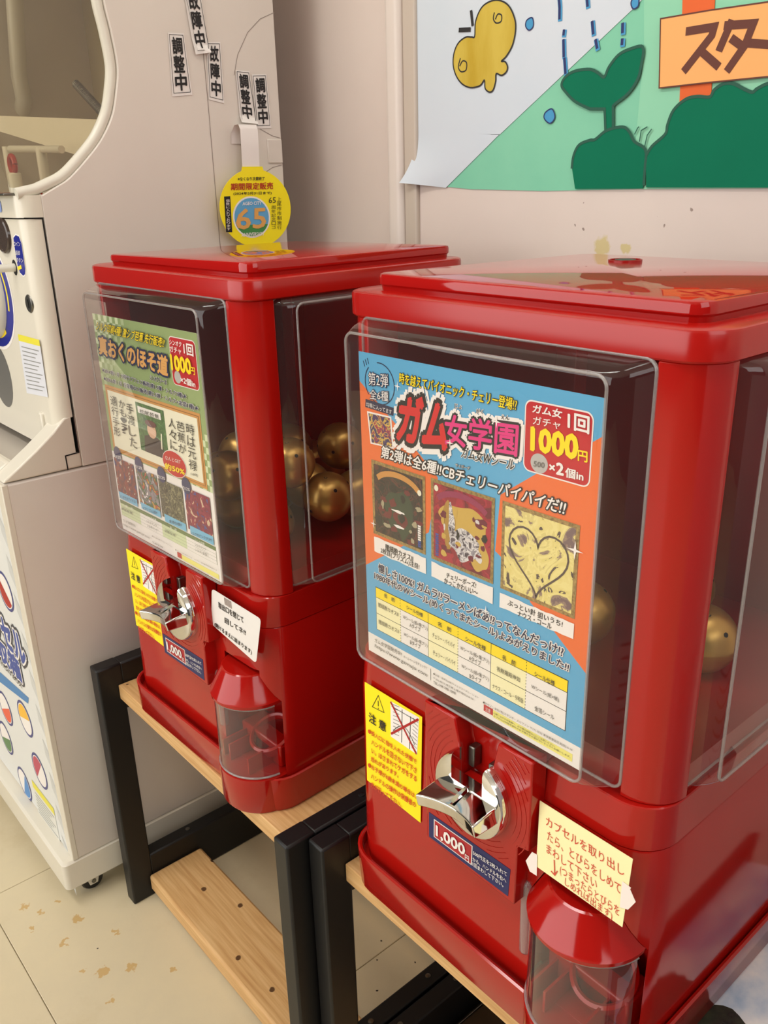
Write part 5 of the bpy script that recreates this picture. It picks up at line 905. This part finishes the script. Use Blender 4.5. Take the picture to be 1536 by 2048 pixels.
# control front below the window
CYP = -.03
ctrl = [(u, v) for u, v in rrect(xl+.001, SIDE_X, CYP, -.0085, (.018, .018, .0005, .0005), 6)]
obj('control_front', MB().loft([[(u, v, z) for u, v in ctrl] for z in (.3055, .5785)], CREAM), wc, smooth=.5)
obj('control_head', MB().loft([[(u, v, z) for u, v in rrect(xl+.001, SIDE_X, CYP-.002, -.006, (.018, .018, .0005, .0005), 6)] for z in (.5800, .6035)], CREAM), wc, smooth=.5)
obj('metal_ledge', MB().box(xl+.03, SIDE_X-.012, CYP-.012, CYP+.004, .6035, .6065, STEEL), wc, bevel=.001)
cf = front(CYP)
mb = MB(); mb.poly(D['c_oval'], lay(cf, 0), pm('wht')); c_ = Vector((sum(p[0] for p in D['c_oval'])/10, sum(p[1] for p in D['c_oval'])/10)); mb.poly([tuple(c_+(Vector(p)-c_)*.93) for p in D['c_oval']], lay(cf, 1), pm('blulab'))
q0 = D['c_hole'][0]; stroke(mb, [(q0[0]+.028, q0[1]-.004), (q0[0]+.017, q0[1]-.006)], .004, lay(cf, 2), pm('yel')); lb_ = obj('coin_return_label', mb, wc, smooth=None); lettering(lb_, D['c_text'], cf, lay=3)
cw = bbox(D['c_coin']); cu, cv = (cw[0]+cw[1])/2-.004, (cw[2]+cw[3])/2; mb = MB(); mb.loft([[(u, CYP-y_, v) for u, v in ell(cu, cv, .024*k_, .021*k_, 28)] for y_, k_ in ((-.001, 1), (.003, .97), (.004, .88), (.002, .84))], mat('coin_window', (70, 58, 52), .12), False, True); obj('coin_window', mb, wc)
h = D['c_hole']; hx, hz = h[1][0]-.003, h[1][1]; obj('return_lever', MB().tube([(hx, CYP+.004, hz), (hx-.002, CYP-.024, hz), (hx-.003, CYP-.026, hz)], [.0048, .0045, .002], CREAM_R, 14), wc)
obj('lever_hole', MB().poly(ell(hx, hz, .0075, .009, 20), lay(cf, 0), DARK), wc, smooth=None)
k0 = D['c_key'][0]; lk = obj('key_lock', MB().lathe([(.011, .0008), (.0105, -.0006), (.0095, -.0014), (0, -.0014)], STEEL, (k0[0], CYP, k0[1]), 'Y', 24), wc); obj('key_slot', MB().box(k0[0]-.001, k0[0]+.001, CYP-.0021, CYP-.0012, k0[1]-.005, k0[1]+.005, DARK), lk)
# blue dial ring with turn knob
rg = D['c_ring']; rc = (rg[3][0]-.078, .488); mb = MB(); mb.poly(ell(rc[0], rc[1], .082, .072, 40), lay(cf, 0), pm('wht')); mb.poly(ell(rc[0], rc[1], .078, .068, 40), lay(cf, 1), pm('blulab'))
stroke(mb, [(rc[0]+.064*math.cos(t), rc[1]+.056*math.sin(t)) for t in (.5-.1*i for i in range(9))], .0042, lay(cf, 2), pm('yel')); stroke(mb, [(rc[0]+.062*math.cos(t), rc[1]+.054*math.sin(t)) for t in (-1.0-.1*i for i in range(6))], .006, lay(cf, 2), pm('yel')); obj('dial_ring_print', mb, wc, smooth=None)
obj('turn_knob', MB().lathe([(.060, .001), (.060, -.006), (.056, -.012), (.045, -.016), (0, -.018)], CREAM_R, (rc[0]-.006, CYP, rc[1]+.002), 'Y', 40), wc)
# notice sticker, viewing hole, screen
cs = D['c_stick']; b = bbox(cs); mb = MB(); e = lambda a, b2: lerpq(cs, a, b2); mb.poly(cs, lay(cf, 0), mat('print_notice', (226, 228, 236), .4)); mb.poly([e(0, 0), e(1, 0), e(1, .11), e(0, .11)], lay(cf, 1), mat('print_note_head', (236, 226, 70), .4))
for i in range(11): stroke(mb, [e(.1, .2+.07*i), e(.9-.1*(i % 3), .2+.07*i)], .0012, lay(cf, 1), mat('print_note_lines', (150, 150, 148), .4))
obj('notice_sticker', mb, wc, smooth=None)
obj('outlet_hole', MB().poly(ell(-.722, .378, .038, .042, 30), lay(cf, 0), mat('hole_grey', (110, 108, 104), .3)), wc, smooth=None)
mb = MB(); mb.poly(rrect(-.72, -.60, .586, .599, .004), lambda u, v, t: (u, CYP-.0026-t, v), mat('label_blue', (150, 170, 226), .3)); obj('top_label', mb, wc, smooth=None)
# side step and tray lip
tp = [(-.006, .2862), (-.006, .3530), (-.020, .3500), (-.036, .3350), (-.060, .3170), (-.085, .3000), (-.1005, .2900), (-.1030, .2862)]
obj('tray_side', MB().loft([[(x, u, v) for u, v in tp] for x in (SIDE_X-.034, SIDE_X)], CREAM), wc, bevel=.006, seg=4)
obj('tray_side', MB().loft([[(x, u, v) for u, v in tp] for x in (xl, xl+.034)], CREAM), wc, bevel=.006, seg=4)
obj('tray_front', MB().loft([[(x, u, v) for u, v in ((-.103, .2862), (-.103, .292), (-.085, .302), (-.075, .300), (-.075, .2862))] for x in (xl+.03, SIDE_X-.03)], CREAM), wc, bevel=.004, seg=3)
obj('tray_floor', MB().box(xl+.03, SIDE_X-.03, -.08, -.008, .2862, .2905, mat('tray_grey', (190, 182, 172), .4)), wc)
obj('tray_post', MB().box(SIDE_X-.050, SIDE_X-.038, -.034, -.024, .290, .352, CREAM), wc, bevel=.002)
# castors
for x, y_ in ((-.577, -.078), (-1.01, -.078), (-.577, .26), (-1.01, .26)):
    r = .0165; ct = obj('castor', MB().lathe([(.004, -.010), (r-.002, -.010), (r, -.007), (r, .007), (r-.002, .010), (.004, .010)], mat('castor_rubber', (22, 22, 24), .35), (x, y_, FLOOR_Z+r), 'X', 28), wc)
    mb = MB(); mb.loft([[(xx, y_+u, FLOOR_Z+r+v) for u, v in ((-.006, -.006), (.006, -.006), (.012, .018), (-.012, .018))] for xx in (x+.0105, x+.013)], CREAM); mb.box(x-.015, x+.013, y_-.012, y_+.012, FLOOR_Z+r+.0172, FLOOR_Z+r+.019, CREAM); obj('castor_fork', mb, ct, bevel=.001)
    obj('axle', MB().lathe([(.0035, .013), (.003, .0145), (0, .0145)], STEEL, (x, y_, FLOOR_Z+r), 'X', 12), ct)
# ================================================================== PAPER LABELS ON THE CABINET SIDE
def side_label(key, words, label, k, bow=.0):
    q = D[key]; x = SIDE_X+.0008+k*.0006
    p = empty('paper_label', (x, sum(u for u, _ in q)/4, min(v for _, v in q)), M_ID, label, 'label', 'notices taped to the white cabinet')
    tf = lambda u, v, t: (x+t+bow*max(0, 1-abs(v-q[2][1])/.012)**2*.006, u, v)
    n = 8; L_ = [lerpq(q, 0, i/n) for i in range(n+1)]; R_ = [lerpq(q, 1, i/n) for i in range(n+1)]
    mb = MB(); mb.add([tf(*a, 0) for a in L_]+[tf(*a, 0) for a in R_], [(i, i+1, n+2+i, n+1+i) for i in range(n)], PAPER); obj('paper', mb, p, smooth=None)
    mb = MB(); f4 = [lerpq(q, a, b) for a, b in ((.08, .03), (.92, .03), (.92, .95), (.08, .95))]; stroke(mb, f4+f4[:1], .0006, lay(tf, 0), pm('ink')); obj('border_print', mb, p, smooth=None)
    its = []
    for i, ch in enumerate(words):
        a, b = .07+.29*i, .07+.29*i+.26; its.append((ch, lerpq(q, .2, a), lerpq(q, .8, a), lerpq(q, .2, b), dict(c='ink', bold=.03)))
    lettering(p, its, tf)
side_label('lab0', '調整中', 'white label reading under adjustment, furthest left on the cabinet side', 0)
side_label('lab1', '故障中', 'white out of order label cut by the top edge of the photo', 1, 1)
side_label('lab2', '故障中', 'white out of order label lower than the other one, across the seam', 0)
side_label('lab3', '調整中', 'white label reading under adjustment, middle one above the hanging yellow disc', 1, 1)
side_label('lab4', '調整中', 'white label reading under adjustment, nearest the back edge of the cabinet', 0)
# hanging promo disc
dx = -.527; dc = D['disc_c']; pd = empty('hanging_promo_disc', (dx, .266, .53), M_ID, 'round yellow promo disc on a white plastic strip behind the left machine lid', 'sign')
c0 = (.2645, .5800); rt = right(dx); dpts = [p for p in ell(c0[0], c0[1], .0545, .0478, 40)]
mb = MB(); dpts = [p for p in dpts if not (p[1] > .62 and abs(p[0]-.2632) < .0165)]; kk = max(range(len(dpts)), key=lambda i: (dpts[i][1] > .60 and dpts[i][0] > .2632, -dpts[i][0]))
mb.poly(dpts[:kk+1]+[(.2800, .6255), (.2785, .6305), (.2480, .6305), (.2465, .6255)]+dpts[kk+1:], rt, pm('stickyel'), .0005); d_ = obj('disc', mb, pd, smooth=None)
rf = lambda u, v, t: (dx+.0005+t, u, v)
b = bbox(D['disc_in']); mb = MB(); cu, cv = (b[0]+b[1])/2, (b[2]+b[3])/2; ru, rv = (b[1]-b[0])/2, (b[3]-b[2])/2
mb.poly(ell(cu, cv, ru, rv, 36), lay(rf, 0), pm('wht')); mb.poly(ell(cu, cv, ru*.92, rv*.92, 36), lay(rf, 1), mat('print_day_sky', (96, 168, 216), .5)); mb.poly(ell(cu, cv, ru*.92, rv*.92, 24, math.pi*1.13, math.pi*1.9), lay(rf, 2), mat('print_meadow', (64, 140, 70), .5))
mb.poly(D['disc_blk'], lay(rf, 1), pm('ink')); obj('emblem_print', mb, d_, smooth=None)
lettering(d_, D['disc_text'], rf, D['disc_vtext'], lay=3)
st = D['strip']; mb = MB(); pth = [(SIDE_X+.0012, .658), (SIDE_X+.0014, .670), (-.539, .6795), (-.532, .6800), (-.529, .674), (-.5285, .65), (-.5280, .6255)]
n = len(pth); ya = [.2455, .2462, .2490, .2505, .2508, .2500, .2488]; wd = .0262; mb.add([(x, a, z) for (x, z), a in zip(pth, ya)]+[(x, a+wd, z) for (x, z), a in zip(pth, ya)], [(i, i+1, n+i+1, n+i) for i in range(n-1)], mat('milky_strip', (236, 230, 226), .35)); obj('plastic_strip', mb, pd, smooth=1.2)
# ================================================================== CEILING LIGHTS (outside the frame)
EM = bpy.data.materials.new('tube_light'); EM.use_nodes = True; b_ = EM.node_tree.nodes['Principled BSDF']; b_.inputs['Emission Color'].default_value = (1, .96, .9, 1); b_.inputs['Emission Strength'].default_value = 5
for i, (x, y, sx, sy) in enumerate(((-.2, -.9, .65, .12), (.75, .0, .12, .65))):
    t = empty('ceiling_light', (x, y, 2.06), M_ID, ('white ceiling light above the front of the machines', 'white ceiling light above the right end of the room')[i], 'light')
    obj('housing', MB().box(x-sx-.03, x+sx+.03, y-sy-.03, y+sy+.03, 2.07, 2.10, TRIMM), t); obj('diffuser', MB().box(x-sx, x+sx, y-sy, y+sy, 2.055, 2.07, EM), t)
# ------------------------------------------------------------------ wear with a place of its own
add_spots(WALLM, [(-.083, WALL_Y, .5395, .011), (-.055, WALL_Y, .5385, .007)], (206, 190, 140), .012, 120)
add_spots(WALLM, [(x, WALL_Y, z, r) for x, z, r in ((-.1188, .5598, .0018), (.017, .5754, .0026), (-.0108, .5605, .0014), (-.107, .556, .002), (-.02, .57, .0012), (-.11, .582, .0012))], (150, 132, 122), .008, 150)
add_spots(FLOORM, [(x, y, FLOOR_Z, r) for x, y, r in ((-.60, -.17, .008), (-.575, -.155, .006), (-.555, -.175, .005), (-.53, -.12, .008), (-.50, -.15, .006), (-.42, -.13, .009), (-.44, -.15, .005), (-.40, -.10, .007), (-.47, -.09, .005), (-.37, -.14, .006), (-.58, -.13, .004), (-.36, -.06, .005))], (204, 172, 118), .022, 130)
add_spots(FLOORM, [(x, y, FLOOR_Z, r) for x, y, r in ((-.108, .208, .004), (-.1535, .185, .0016), (-.19, .15, .0018), (-.155, .12, .0016), (-.21, .175, .0014), (-.46, -.12, .0014), (-.17, .23, .0014), (-.31, .10, .003))], (40, 34, 28), .004, 200)
add_spots(WOOD, [(x, y, z, .0042) for x, y, z in D['knots']]+[(-.488, -.0134, 0, .002)], (96, 66, 40), .004, 120)
for o in list(bpy.data.objects):
    if '_at' in o: del o['_at']
